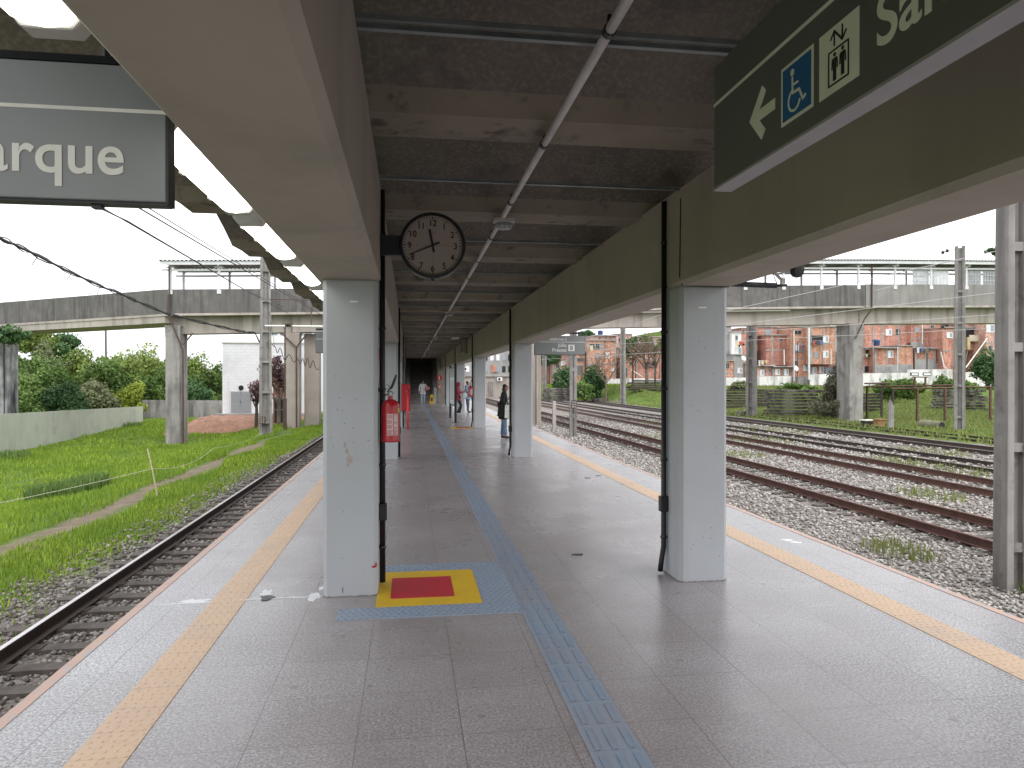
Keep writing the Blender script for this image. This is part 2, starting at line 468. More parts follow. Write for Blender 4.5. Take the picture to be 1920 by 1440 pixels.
M_yel = pm('floor_yellow', (.66, .43, .018), (.58, .37, .03), 3, .45, .04, stain=((.42, .28, .05), 6, .66, .72))
M_redf = pm('floor_red', (.46, .022, .040), (.40, .028, .040), 3, .45, .04)
M_spill = flat('white_spill', (.72, .74, .76), .5)
M_face = pm('platform_face', (.28, .26, .24), (.18, .165, .15), 1.2, .9, .3)

def ground_mat():
    k = N('ground')
    sp = k.n('ShaderNodeSeparateXYZ'); k.l(k.tc.outputs['Object'], sp.inputs[0])
    x, y = sp.outputs[0], sp.outputs[1]
    n1 = k.noise(.35, 5); n2 = k.noise(2.5, 4)
    wob = k.math('ADD', k.math('MULTIPLY', k.math('SUBTRACT', n1, .5), 2.2), k.math('MULTIPLY', k.math('SUBTRACT', n2, .5), 1.0))
    xx = k.math('ADD', x, wob)
    # crushed stone
    vo = k.n('ShaderNodeTexVoronoi'); vo.inputs['Scale'].default_value = 17; k.l(k.tc.outputs['Object'], vo.inputs['Vector'])
    st = k.mix(k.ramp(vo.outputs['Distance'], .15, .55), (.40, .365, .34), (.11, .095, .085))
    sepc = k.n('ShaderNodeSeparateColor'); k.l(vo.outputs['Color'], sepc.inputs[0])
    st = k.mix(k.math('MULTIPLY', sepc.outputs[0], .6), st, (.50, .475, .455))
    st = k.mix(k.math('MULTIPLY', k.ramp(k.noise(.5, 5), .45, .65), .35), st, (.20, .15, .12))
    # dark, dirty stone under the left track
    dk = k.math('MULTIPLY', k.math('LESS_THAN', x, 0.), .45)
    st = k.mix(dk, st, (.12, .102, .09))
    gr = k.mix(k.ramp(k.noise(.5, 5), .4, .65), (.105, .16, .030), (.065, .11, .024))
    gr = k.mix(k.ramp(k.noise(5, 4), .5, .7), gr, (.14, .20, .035))
    so_ = k.mix(k.ramp(k.noise(3, 5), .35, .7), (.215, .17, .125), (.135, .11, .08))
    isg = k.math('MAXIMUM', k.ramp(k.math('SUBTRACT', xx, k.ramp(y, 8, 16, 0, .5)), -5.75, -5.2, 1, 0), k.ramp(xx, 26.6, 27.2, 0, 1))
    far = k.math('GREATER_THAN', y, 101.)
    isg = k.math('MAXIMUM', isg, k.math('MULTIPLY', far, k.math('GREATER_THAN', x, 17.5)))
    big = k.n('ShaderNodeTexVoronoi'); big.inputs['Scale'].default_value = 6.5; k.l(k.tc.outputs['Object'], big.inputs['Vector'])
    st = k.mix(k.math('MULTIPLY', k.ramp(big.outputs['Distance'], .3, .75), .45), st, (.12, .10, .09))
    c = k.mix(isg, st, gr)
    # weeds in the yard
    wd = k.math('MULTIPLY', k.ramp(k.noise(.32, 5, vec=k.mapv((1, .35, 1), (4, 2, 0))), .60, .70), k.math('GREATER_THAN', x, 13.))
    c = k.mix(k.math('MULTIPLY', wd, .6), c, (.12, .17, .04))
    # footpath
    px_ = k.math('ABSOLUTE', k.math('ADD', k.math('ADD', x, k.math('MULTIPLY', k.math('SUBTRACT', n2, .5), .8)), 7.25))
    pth = k.math('MULTIPLY', k.ramp(px_, .22, .60, 1, 0), k.ramp(y, 34, 42, 1, 0))
    pth = k.math('MULTIPLY', pth, k.ramp(k.noise(.7, 3), .30, .45, .35, 1))
    c = k.mix(pth, c, so_)
    nb = k.bump(vo.outputs['Distance'], .9, .05)
    return k.out(c, .95, nb, spec=.2)
M_ground = ground_mat()
def shade_mat(name, c1, c2, c3=None, rough=.75, trans=.0, cell=None):
    k = N(name)
    a = k.n('ShaderNodeAttribute', attribute_name='shade')
    c = k.mix(a.outputs['Fac'], c1, c2)
    if c3: c = k.mix(k.ramp(k.noise(.45, 4), .45, .62), c, c3)
    m = k.out(c, rough, spec=.25)
    if trans:
        tr = k.n('ShaderNodeBsdfTranslucent'); k.l(c, tr.inputs[0])
        mx = k.n('ShaderNodeMixShader'); mx.inputs[0].default_value = trans
        k.l(k.b.outputs[0], mx.inputs[1]); k.l(tr.outputs[0], mx.inputs[2])
        k.l(mx.outputs[0], k.t.nodes['Material Output'].inputs['Surface'])
    return m
M_grass = shade_mat('grass_blades', (.12, .19, .022), (.33, .45, .056), (.16, .26, .030), .6, .3)
M_grass2 = shade_mat('grass_blades_pale', (.13, .17, .045), (.26, .31, .09), (.20, .22, .08), .6, .3)
M_stone = shade_mat('ballast_stone_pale', (.17, .15, .135), (.50, .475, .45), None, .9)
M_stone2 = shade_mat('ballast_stone_dirty', (.095, .085, .075), (.33, .305, .285), None, .9)
LEAF = {
    'dark': shade_mat('leaf_dark', (.03, .07, .026), (.10, .19, .07), None, .6, .2),
    'mid': shade_mat('leaf_mid', (.06, .11, .025), (.17, .26, .07), None, .6, .2),
    'light': shade_mat('leaf_light', (.10, .15, .03), (.27, .35, .09), None, .6, .2),
    'olive': shade_mat('leaf_olive', (.10, .12, .055), (.25, .27, .14), None, .6, .2),
    'yellow': shade_mat('leaf_yellow', (.14, .20, .02), (.34, .40, .07), None, .6, .25),
    'purple': shade_mat('leaf_purple', (.11, .06, .065), (.26, .15, .16), None, .6, .2),
    'twig': shade_mat('leaf_twig', (.13, .08, .055), (.26, .17, .12), None, .8, 0),
    'thicket': shade_mat('leaf_thicket', (.07, .07, .045), (.17, .165, .11), None, .8, 0),
}

# ------------------------------------------------------------------ ground
def build_ground():
    xs = np.concatenate([[-2500, -900, -300, -120, -70], np.arange(-46, -8, 1.5), np.arange(-8, 27, 1.2), np.arange(27, 112, 2.0), [130, 180, 300, 900, 2500]])
    ys = np.concatenate([[-600, -150, -40], np.arange(-12, 30, 1.5), np.arange(30, 175, 2.2), [200, 260, 400, 900, 3000]])
    X, Y = np.meshgrid(xs, ys)
    Z = zg(X, Y)
    V = np.stack([X, Y, Z], -1).reshape(-1, 3)
    nx, ny = len(xs), len(ys)
    i, j = np.meshgrid(np.arange(nx - 1), np.arange(ny - 1))
    a = (j * nx + i).ravel()
    Fc = np.stack([a, a + 1, a + 1 + nx, a + nx], -1)
    tag(raw('ground', V, Fc, M_ground, smooth=True), kind='structure')
build_ground()

# loose stones
def stones(name, boxes, mat, seed):
    rg = np.random.default_rng(seed)
    # irregular low stone: 8 corner jitter of an octahedron-like solid
    base = np.array([[1, 0, 0], [-1, 0, 0], [0, 1, 0], [0, -1, 0], [.1, .1, .8], [0, 0, -.8], [.75, .75, .25], [-.75, .7, .2], [-.7, -.75, .2], [.75, -.7, .2]], float)
    tri = np.array([[4, 0, 6], [4, 6, 2], [4, 2, 7], [4, 7, 1], [4, 1, 8], [4, 8, 3], [4, 3, 9], [4, 9, 0], [5, 6, 0], [5, 2, 6], [5, 7, 2], [5, 1, 7], [5, 8, 1], [5, 3, 8], [5, 9, 3], [5, 0, 9]])
    Vs = []; Fs = []; A = []; o = 0
    for (x0, x1, y0, y1, dens, size) in boxes:
        n = int((x1 - x0) * (y1 - y0) * dens)
        P = np.stack([rg.uniform(x0, x1, n), rg.uniform(y0, y1, n)], -1)
        z = zg(P[:, 0], P[:, 1])
        r = size * rg.uniform(.55, 1.25, (n, 1, 1))
        v = base[None] * r * rg.uniform(.6, 1.25, (n, 1, 3)) * rg.uniform(.8, 1.2, (n, 10, 1))
        t = rg.uniform(0, 6.28, n); t2 = rg.uniform(-.7, .7, n)
        c, s_ = np.cos(t2)[:, None], np.sin(t2)[:, None]
        v[..., 0], v[..., 2] = v[..., 0] * c - v[..., 2] * s_, v[..., 0] * s_ + v[..., 2] * c
        c, s_ = np.cos(t)[:, None], np.sin(t)[:, None]
        v[..., 0], v[..., 1] = v[..., 0] * c - v[..., 1] * s_, v[..., 0] * s_ + v[..., 1] * c
        v[..., 0] += P[:, :1]; v[..., 1] += P[:, 1:2]; v[..., 2] += (z + r[:, 0, 0] * rg.uniform(.0, .6, n))[:, None]
        Vs.append(v.reshape(-1, 3)); Fs.append((tri[None] + (np.arange(n) * 10)[:, None, None] + o).reshape(-1, 3))
        A.append(np.repeat(rg.uniform(0, 1, n) ** 1.3, 10)); o += n * 10
    return raw(name, np.concatenate(Vs), np.concatenate(Fs), mat, np.concatenate(A))
tag(stones('ballast', [(4.45, 9.9, 4.5, 14, 260, .034), (4.5, 9.6, 14, 30, 110, .042), (11.8, 14.7, 9, 30, 90, .045), (9.9, 11.8, 8, 26, 110, .038), (14.7, 19, 14, 34, 45, .05), (4.5, 9.6, 30, 62, 34, .06), (11.8, 14.9, 30, 60, 30, .06), (16.5, 24, 20, 60, 16, .07), (14.9, 16.5, 14, 50, 20, .05), (9.9, 11.8, 26, 60, 30, .05)], M_stone, 3), kind='stuff', label='pale crushed stone between the platform edge and the tracks')
tag(stones('ballast', [(-5.9, -2.3, 2.6, 12, 260, .034), (-5.8, -3, 12, 30, 90, .042)], M_stone2, 4), kind='stuff', label='dirty crushed stone around the left track')

# grass
def grass(name, pts, hgt, wid, mat, seed, label):
    rg = np.random.default_rng(seed)
    n = len(pts); z = zg(pts[:, 0], pts[:, 1])
    t = rg.uniform(0, 6.28, n); h = hgt * rg.uniform(.5, 1.35, n); wd = wid * rg.uniform(.7, 1.3, n)
    lean = rg.uniform(0, .55, n) * h; t2 = rg.uniform(0, 6.28, n)
    B = np.stack([pts[:, 0], pts[:, 1], z - .02], -1)
    dx = np.stack([np.cos(t) * wd / 2, np.sin(t) * wd / 2, np.zeros(n)], -1)
    mid = B + np.stack([np.cos(t2) * lean * .35, np.sin(t2) * lean * .35, h * .6], -1)
    top = B + np.stack([np.cos(t2) * lean, np.sin(t2) * lean, h], -1)
    V = np.stack([B - dx, B + dx, mid + dx * .8, mid - dx * .8, top], 1).reshape(-1, 3)
    a = np.arange(n) * 5
    Fc = np.concatenate([np.stack([a, a + 1, a + 2], -1), np.stack([a, a + 2, a + 3], -1), np.stack([a + 3, a + 2, a + 4], -1)])
    sh = np.repeat(rg.uniform(0, 1, n), 5)
    return tag(raw(name, V, Fc, mat, sh), kind='stuff', label=label)
def noise2(x, y, s):
    return (np.sin(x * s + 1.3 * np.sin(y * s * .7)) + np.sin(y * s * 1.3 + 1.7 * np.sin(x * s * .9 + 2)) + np.sin((x + y) * s * .6 + 1)) / 3
rg = np.random.default_rng(11)
P = []
for (x0, x1, y0, y1, d) in [(-14, -7.3, 8, 24, 200), (-22, -7.4, 24, 46, 100), (-30, -7.5, 46, 78, 28), (-21, -14, 14, 24, 140)]:
    n = int((x1 - x0) * (y1 - y0) * d)
    P.append(np.stack([rg.uniform(x0, x1, n), rg.uniform(y0, y1, n)], -1))
P = np.concatenate(P)
keep = P[:, 0] < -7.62 + .25 * np.sin(P[:, 1] * 1.1)
wl = -21.0 + (P[:, 1] - 39) * (-4.4 / 33)
keep &= (P[:, 0] > wl) | (P[:, 1] < 30)
P = P[keep]
nn = noise2(P[:, 0], P[:, 1], .55)
hg = .16 + .07 * nn
grass('grass', P, hg * np.where(P[:, 1] > 30, 1.2, 1.0), np.where(P[:, 1] > 46, .07, np.where(P[:, 1] > 24, .04, .024)), M_grass, 5, 'bright green grass field between the track and the pale wall')
n = 34000
n = 46000
P = np.stack([rg.uniform(-6.85, -4.75, n), 5 + 60 * rg.uniform(0, 1, n) ** 1.6], -1)
P[:, 0] += .3 * np.sin(P[:, 1] * .8)
P = P[rg.uniform(0, 1, len(P)) < np.clip((-5.4 + .6 * np.clip((P[:, 1] - 7) / 9, 0, 1) - P[:, 0]) / .7, .05, 1)]
grass('grass', P, .12, np.where(P[:, 1] > 25, .035, .02), M_grass, 6, 'short green grass strip along the ballast')
n = 45000
P = np.stack([rg.uniform(26.8, 66, n), rg.uniform(22, 98, n)], -1)
grass('grass', P, .22, .09, M_grass2, 7, 'pale green grass in the yard before the whitewashed wall')
n = 16000
P = np.stack([rg.uniform(18, 45, n), rg.uniform(101, 118, n)], -1)
grass('grass', P, .35, .16, M_grass, 8, 'green grassy bank below the brick houses')
# weeds between the tracks
P = []
for (cx, cy, r_, m) in [(9.0, 9.0, .35, 260), (8.6, 11.5, .5, 160), (13.6, 17, .7, 160), (13.2, 13.5, .3, 110), (17.6, 21.5, 1.2, 360), (17.8, 24, .8, 220), (21.6, 27, 1.2, 240), (17.5, 33, 1.5, 300), (4.9, 14.5, .5, 120), (4.9, 20, .7, 160), (21.8, 40, 2, 380), (13.4, 27, .8, 150), (12.9, 36, 1.2, 200), (17.6, 46, 2, 300)]:
    a = rg.uniform(0, 6.28, m); rr = r_ * np.sqrt(rg.uniform(0, 1, m))
    P.append(np.stack([cx + rr * np.cos(a), cy + 1.6 * rr * np.sin(a)], -1))
grass('weeds', np.concatenate(P), .20, .03, M_grass2, 9, 'weeds growing through the crushed stone')
P = []
for (cx, cy, r_, m) in [(-10.8, 24.5, 1.1, 2200), (-12.5, 18.3, 1.0, 1800), (-20.3, 39.5, .9, 700), (-24.2, 66, 1.0, 500), (-19.6, 34.5, .8, 500)]:
    a = rg.uniform(0, 6.28, m); rr = r_ * np.sqrt(rg.uniform(0, 1, m))
    P.append(np.stack([cx + rr * np.cos(a), cy + 1.3 * rr * np.sin(a)], -1))
grass('tall_grass', np.concatenate(P), .42, .035, LEAF['mid'], 10, 'darker tufts of tall grass in the field')

# ------------------------------------------------------------------ platform
PL, PR, PY0, PY1 = -2.02, 4.29, -14, 150
def struct(name, mb, mats, **kw): return tag(obj(name, mb, mats, **kw), kind='structure')
m = MB()
def edge_x(y): return PR + (0.14 * max(0, (y - 12) / 14) ** 1.2 if y > 12 else 0)
ys = [PY0] + list(range(0, 72, 3)) + [PY1]
def ribbon(m, fa, fb, z0, z1, mi=0, ys=ys):
    for a, b in zip(ys[:-1], ys[1:]):
        xa0, xb0, xa1, xb1 = fa(a), fb(a), fa(b), fb(b)
        vs = [(xa0, a, z1), (xb0, a, z1), (xb1, b, z1), (xa1, b, z1), (xa0, a, z0), (xb0, a, z0), (xb1, b, z0), (xa1, b, z0)]
        m.add(vs, [(0, 1, 2, 3), (4, 7, 6, 5), (0, 4, 5, 1), (1, 5, 6, 2), (3, 2, 6, 7), (0, 3, 7, 4)], mi)
def top_sheet(m, fa, fb, z, mi=0, ys=ys):
    for a, b in zip(ys[:-1], ys[1:]):
        m.add([(fa(a), a, z), (fb(a), a, z), (fb(b), b, z), (fa(b), b, z)], [(0, 1, 2, 3)], mi)
K = lambda v: (lambda y: v)
ribbon(m, K(PL + .05), lambda y: edge_x(y) - .05, -1.6, -.11)
struct('platform_base', m, M_face)
m = MB(); ribbon(m, K(PL), edge_x, -.11, 0)
struct('platform', m, M_floor)
m = MB()
ribbon(m, K(PL - .012), K(PL + .055), -.06, .004)
ribbon(m, lambda y: edge_x(y) - .055, lambda y: edge_x(y) + .012, -.06, .004)
struct('platform_edge_strip', m, M_edge)
m = MB()
ribbon(m, K(-1.505), K(-1.25), -.02, .004, ys=[PY0, 52])
ribbon(m, lambda y: edge_x(y) - .86, lambda y: edge_x(y) - .605, -.02, .004)
# raised domes
def dome(m, x, y, z, a=.013, h=.0038, n=6, mi=0):
    vs = [(x + a * math.cos(2 * math.pi * k / n), y + a * math.sin(2 * math.pi * k / n), z) for k in range(n)]
    vs += [(x + a * .6 * math.cos(2 * math.pi * k / n), y + a * .6 * math.sin(2 * math.pi * k / n), z + h) for k in range(n)]
    fs = [(k, (k + 1) % n, (k + 1) % n + n, k + n) for k in range(n)] + [tuple(range(n, 2 * n))]
    m.add(vs, fs, mi)
for (x0) in (-1.505, PR - .86):
    j = 0; y = 2.0
    while y < 17:
        for i in range(5):
            xx = x0 + .027 + i * .05 + (.0 if j % 2 else .012)
            dome(m, xx + (0 if x0 < 0 else edge_x(y) - PR), y, .003)
        y += .05; j += 1
struct('tactile_warning_strip', m, M_tact, fix=False)
m = MB()
ribbon(m, K(.81), K(1.062), -.02, .004, ys=[PY0, 50.5])
y = .14
while y < 50:
    for i in range(3 if y < 60 else 0):
        xc = .81 + .045 + i * .081
        b = .0125; L = .21 if y < 26 else .24
        poly = []
        for k in range(5): t = math.pi * k / 4; poly.append((xc + b * math.cos(t), y + L - b + b * math.sin(t)))
        for k in range(5): t = math.pi + math.pi * k / 4; poly.append((xc + b * math.cos(t), y + b + b * math.sin(t)))
        m.prism(poly, 'z', .003, .0085, 1)
    y += .25
struct('tactile_guide_strip', m, [M_tactb, M_tactbb], fix=False)
# tactile pad under the extinguisher mark
m = MB()
m.box(-.52, .81, 5.11, 5.36, -.01, .0042); m.box(-.24, .81, 6.32, 6.57, -.01, .0042); m.box(.55, .81, 5.36, 6.32, -.01, .0042)
for i in range(27):
    for (y0, y1) in ((5.11, 5.36), (6.32, 6.57)):
        for j in range(5):
            x = -.495 + i * .05; y = y0 + .025 + j * .05
            if y0 > 6 and x < -.22: continue
            dome(m, x + (.01 if j % 2 else -.01), y, .004, .014, .004, mi=1)
for i in range(5):
    for j in range(19):
        dome(m, .575 + i * .05 + (.01 if j % 2 else -.01), 5.385 + j * .05, .004, .014, .004, mi=1)
struct('tactile_pad', m, [M_pad, M_dot], fix=False)
m = MB(); m.box(-.255, .548, 5.362, 6.318, -.01, .0062); m.box(-.148, .347, 5.55, 6.12, -.01, .0084, 1)
tag(obj('floor_marking', m, [M_yel, M_redf]), 'yellow square with a red centre painted on the floor beside the nearest left column', 'floor marking', 'fire equipment floor markings')
m = MB(); m.box(1.42, 2.2, 24.6, 25.5, -.01, .0062); m.box(1.62, 2.1, 24.75, 25.3, -.01, .0084, 1)
tag(obj('floor_marking', m, [M_yel, M_redf]), 'distant yellow and red square painted on the floor before the third right column', 'floor marking', 'fire equipment floor markings')
# spilled white paint on the left
m = MB()
def blob(cx, cy, rx, ry, seed, z=.0026):
    q = random.Random(seed); n = 22
    m.prism([(cx + rx * (.45 + .75 * q.random()) * math.cos(6.283 * k / n), cy + ry * (.45 + .75 * q.random()) * math.sin(6.283 * k / n)) for k in range(n)], 'z', -.005, z)
blob(-1.62, 5.72, .13, .07, 1); blob(-1.13, 5.85, .055, .12, 2); blob(-.74, 5.72, .05, .12, 3); blob(-.71, 5.93, .03, .06, 8)
for k in range(14): blob(-1.85 + k * .085, 5.66 + .01 * (k % 3) + k * .004, .055, .014, 20 + k, .0024)
for k in range(5): blob(-1.24 + k * .125, 5.70 + k * .002, .06, .009, 50 + k, .0045)
blob(3.95, 7.02, .07, .05, 5); blob(3.99, 6.9, .06, .05, 6)
tag(obj('paint_spill', m, M_spill), 'spilled white paint on the tiles beside the left tactile strip', 'spilled paint', kind='stuff')
m = MB()
for (x, y, q_) in ((-1.10, 5.72, 1), (3.3, 12.2, 3), (3.05, 11.95, 4), (1.62, 6.72, 5)): 
    m.prism([(x + .05 * math.cos(a) * (1 + .4 * math.sin(a * 3 + q_)), y + (.07 if q_ == 1 else .03) * math.sin(a)) for a in [k * .6283 for k in range(10)]], 'z', .001, .0055)
tag(obj('debris', m, M_blk), 'small dark scraps lying on the platform tiles', 'litter', kind='stuff')

# ------------------------------------------------------------------ canopy
CY = [5.67 + 9.6 * k for k in range(6)] 
ZS, ZC = 2.485, 3.27
M_footshade = pm('foot_shade', (.16, .145, .135), (.24, .225, .21), 30, .9, 0)
can = thing('station_canopy', 'long concrete platform canopy with ribbed ceiling on two rows of grey columns', 'canopy', (0, 0, 0))
def chamf(x0, x1, y0, y1, c): return [(x0 + c, y0), (x1 - c, y0), (x1, y0 + c), (x1, y1 - c), (x1 - c, y1), (x0 + c, y1), (x0, y1 - c), (x0, y0 + c)]
for i, y in enumerate(CY):
    for (x0, x1) in ((-.67, -.25), (2.24, 2.66)):
        if y > 52: continue
        m = MB(); m.prism(chamf(x0, x1, y, y + .42, .03), 'z', 0, ZS - .012)
        m.prism(chamf(x0 + .012, x1 - .012, y + .012, y + .408, .025), 'z', ZS - .012, ZS + .01)
        if x0 < 0 and i == 0:
            m.box(-.46, -.40, y - .003, y + .01, 2.305, 2.318, 1)
        if x0 > 0 and i == 0: m.box(2.40, 2.47, y - .003, y + .01, 2.30, 2.312, 1)
        obj('column', m, [M_col, M_signtxt], can)
        q = random.Random(i * 7 + int(x0 > 0)); m = MB()  # thin uneven dark band round the column foot, a painted contact shadow
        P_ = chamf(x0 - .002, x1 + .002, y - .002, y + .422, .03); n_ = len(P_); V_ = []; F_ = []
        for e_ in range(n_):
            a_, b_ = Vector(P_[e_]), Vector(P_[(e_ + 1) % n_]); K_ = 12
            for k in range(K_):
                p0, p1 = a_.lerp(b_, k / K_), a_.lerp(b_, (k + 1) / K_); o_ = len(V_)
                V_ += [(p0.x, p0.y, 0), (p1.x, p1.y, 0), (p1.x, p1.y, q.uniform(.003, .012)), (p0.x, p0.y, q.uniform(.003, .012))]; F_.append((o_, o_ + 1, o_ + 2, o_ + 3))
        m.add(V_, F_); obj('foot_shade', m, M_footshade, can)
y = -3.93
for (x0, x1) in ((-.67, -.25), (2.24, 2.66)):
    m = MB(); m.prism(chamf(x0, x1, y, y + .42, .03), 'z', 0, ZS); obj('column', m, M_col, can)
for (x0, x1) in ((-.745, -.235), (2.225, 2.705)):
    m = MB()
    c = .035
    m.prism([(x0 + c, ZS), (x1 - c, ZS), (x1, ZS + c), (x1, ZC + .02), (x0, ZC + .02), (x0, ZS + c)], 'y', -9, 53.2)
    obj('beam', m, M_beam, can)
# roof panels
def xl(z): return -2.21 + (.0 if z > 3.62 else (3.62 - z) * .28) + (.09 if z < 3.30 else 0)
def xr(z): return 4.29 - (.0 if z > 3.62 else (3.62 - z) * .28) - (.09 if z < 3.30 else 0)
for k in range(-5, 21):
    yr = 4.2 + 2.4 * k
    ya, yb = yr - .945, yr + 1.445
    sec = [(ya, 4.0), (ya, 3.78), (yr - .75, 3.74), (yr - .55, 3.68), (yr - .37, 3.60), (yr - .2, 3.50), (yr - .06, 3.39), (yr, ZC + .055), (yr + .03, ZC), (yr + .45, ZC), (yr + .47, 3.36), (yr + .62, 3.62), (yr + .85, 3.76), (yb, 3.78), (yb, 4.0)]
    n = len(sec)
    m = MB()
    xsn = 2
    vs = [(xl(z), y, z) for y, z in sec] + [(xr(z), y, z) for y, z in sec]
    fs = []; mi = []
    for i in range(n):
        fs.append((i, (i + 1) % n, (i + 1) % n + n, i + n)); mi.append(1 if i in (6, 7, 8) else 0)
    m.v = vs; m.f = fs + [tuple(range(n)), tuple(range(2 * n - 1, n - 1, -1))]; m.m = mi + [0, 0]
    obj('roof_panel', m, [M_roof, M_rib], can, auto=42)
m = MB()
for k in range(-3, 20):
    y = 3.26 + 2.4 * k
    m = MB()
    m.prism([(y - .015, 3.275), (y + .015, 3.275), (y + .015, 3.279), (y + .004, 3.279), (y + .004, 3.305), (y - .004, 3.305), (y - .004, 3.279), (y - .015, 3.279)], 'x', -.25, 2.24)
    if k < 1: m.prism([(y - .05, 3.300), (y - .028, 3.300), (y - .028, 3.325), (y - .05, 3.325)], 'x', -.25, 2.24)
    obj('cross_rail', m, M_railst, can)

def mark(px, py, rw, rh, mat, seed, y=5.67, n=11):
    c = at_y(px, py, y); q = random.Random(seed); s_ = 5.6 / F
    m = MB(); m.prism([(c.x + rw * s_ * (.5 + .7 * q.random()) * math.cos(6.283 * k / n), c.z + rh * s_ * (.5 + .7 * q.random()) * math.sin(6.283 * k / n)) for k in range(n)], 'y', y - .0012, y + .004)
    obj('paint_chip', m, mat, can)
M_chip = pm('bare_plaster', (.42, .38, .33), (.33, .30, .26), 20, .9, .1)
M_pit = flat('pit_dark', (.17, .165, .16), .8)
for a_ in ((655, 861, 6, 9), (650, 846, 4, 6), (646, 834, 2.2, 6), (652, 872, 3, 4)): mark(*a_, M_chip, int(a_[1]))
for i_, (px, py) in enumerate(((632, 768), (642, 770), (646, 794), (662, 802), (620, 820), (690, 826), (636, 746), (628, 705), (690, 770), (668, 748), (625, 838), (643, 960), (641, 1047), (695, 850), (664, 830), (1310, 640), (1322, 652), (1338, 700), (1296, 760), (1308, 770), (1312, 771), (1290, 905), (1334, 990), (1300, 1022), (1333, 1010), (1318, 1008), (1296, 1030), (1343, 840), (1349, 1043))): mark(px, py, 1.3, 1.2, M_pit, i_)
mark(642, 1107, 1.5, 7, M_pit, 77); mark(700, 1063, 5, 2.5, M_red, 78); mark(705, 1058, 1.6, 5, M_red, 79)

# black conduits beside each column
def conduit_run(x, y, side, i):
    t = thing('conduit', '', 'conduit', (x, y, 0), 'black conduits beside the columns')
    r = .024
    m = MB()
    if side > 0: m.tube([(x - .03, y + .0, .02), (x - .022, y, .10), (x, y, .24), (x, y, 3.26)], r, 8)
    else: m.tube([(x, y, .03), (x, y, 3.26)], r, 8)
    obj('pipe', m, M_pipe_blk, t, smooth=True)
    m = MB(); m.box(x - .036, x + .036, y - .034, y + .034, .545, .68); m.box(x - .028, x + .028, y - .038, y - .034, .56, .665)
    obj('junction_box', m, M_blk, t, bevel=.006)
    for z in (.32, 1.0, 1.62, 2.12, 2.9):
        m = MB(); m.lathe([(r + .004, -.012), (r + .007, 0), (r + .004, .012)], 10, c=(x, y, z)); m.box(min(x, x + side * .03), max(x, x + side * .03), y - .008, y + .008, z - .008, z + .008)
        obj('pipe_clamp', m, M_blk, t)
    m = MB(); m.tube([(x + side * .026, y - .015, ZS + .02), (x + side * .026, y - .015, 3.24)], .006, 5); obj('cable', m, M_blk, t)
    return t
names = ['nearest', 'second', 'third', 'fourth', 'fifth']
for i in range(5):
    a = conduit_run(-.222, CY[i] + .27, -1, i); a['label'] = 'black wall conduit on the %s left column' % names[i]
    a = conduit_run(2.208, CY[i] + .30, 1, i); a['label'] = 'black wall conduit on the %s right column' % names[i]

# thin dark gasket cable on top of the nearest right column
m = MB(); m.tube([(2.222, 5.62, 3.2), (2.222, 5.64, 2.56), (2.25, 5.655, ZS + .005), (2.30, 5.655, ZS), (2.66, 5.655, ZS - .003)], .006, 5)
tag(obj('loose_cable', m, M_blk), 'thin black cable bent over the top of the nearest right column', 'cable')

# white conduit down the middle of the ceiling with its small lamps
t = thing('ceiling_conduit', 'long white conduit running down the middle of the dark ceiling', 'conduit', (.86, 0, 3.2))
y = -6.0
prev = None
k = 0
while y < 50:
    L = 1.5 if y < 12 else 4.5
    m = MB(); m.tube([(.86 + .0015 * math.sin(y), y + .004, 3.215), (.86, y + L - .004, 3.215)], .024, 8); obj('pipe', m, M_pvc, t, smooth=True)
    m = MB(); m.lathe([(.026, -.02), (.030, -.018), (.030, .018), (.026, .02)], 10, M=Matrix.Translation((.86, y, 3.215)) @ Matrix.Rotation(R(90), 4, 'X')); m.box(.852, .868, y - .01, y + .01, 3.235, 3.285)
    obj('coupling', m, M_blk, t)
    y += L
def cagelamp(i, y):
    t = thing('bulkhead_lamp', ['small grey caged lamp on the ceiling conduit just beyond the clock', 'second small grey lamp along the ceiling conduit', 'third small grey lamp along the ceiling conduit', 'fourth small grey lamp along the ceiling conduit', 'farthest small lamp along the ceiling conduit before the stairs'][i], 'lamp', (.86, y, 3.15), 'small lamps on the ceiling conduit')
    x = .87
    m = MB(); m.box(x - .10, x + .10, y - .05, y + .05, 3.155, 3.20); obj('housing', m, M_lumbody, t, bevel=.01)
    m = MB(); m.lathe([(.04, -.06), (.07, -.05), (.082, -.02), (.085, 0)], 16, M=Matrix.Translation((x, y, 3.155)) @ Matrix.Scale(.62, 4, (0, 1, 0))); obj('glass_cover', m, flatg, t, smooth=True)
    m = MB()
    for dx in (-.045, 0, .045): m.tube([(x + dx, y - .055, 3.16), (x + dx, y - .045, 3.10), (x + dx, y + .045, 3.10), (x + dx, y + .055, 3.16)], .003, 5)
    m.tube([(x - .09, y - .056, 3.13), (x + .09, y - .056, 3.13)], .003, 5)
    obj('wire_cage', m, M_steel, t)
flatg = flat('lamp_glass_off', (.42, .44, .43), .15)
for i, y in enumerate((6.55, 15.6, 25.0, 34.4, 43.5)): cagelamp(i, y)
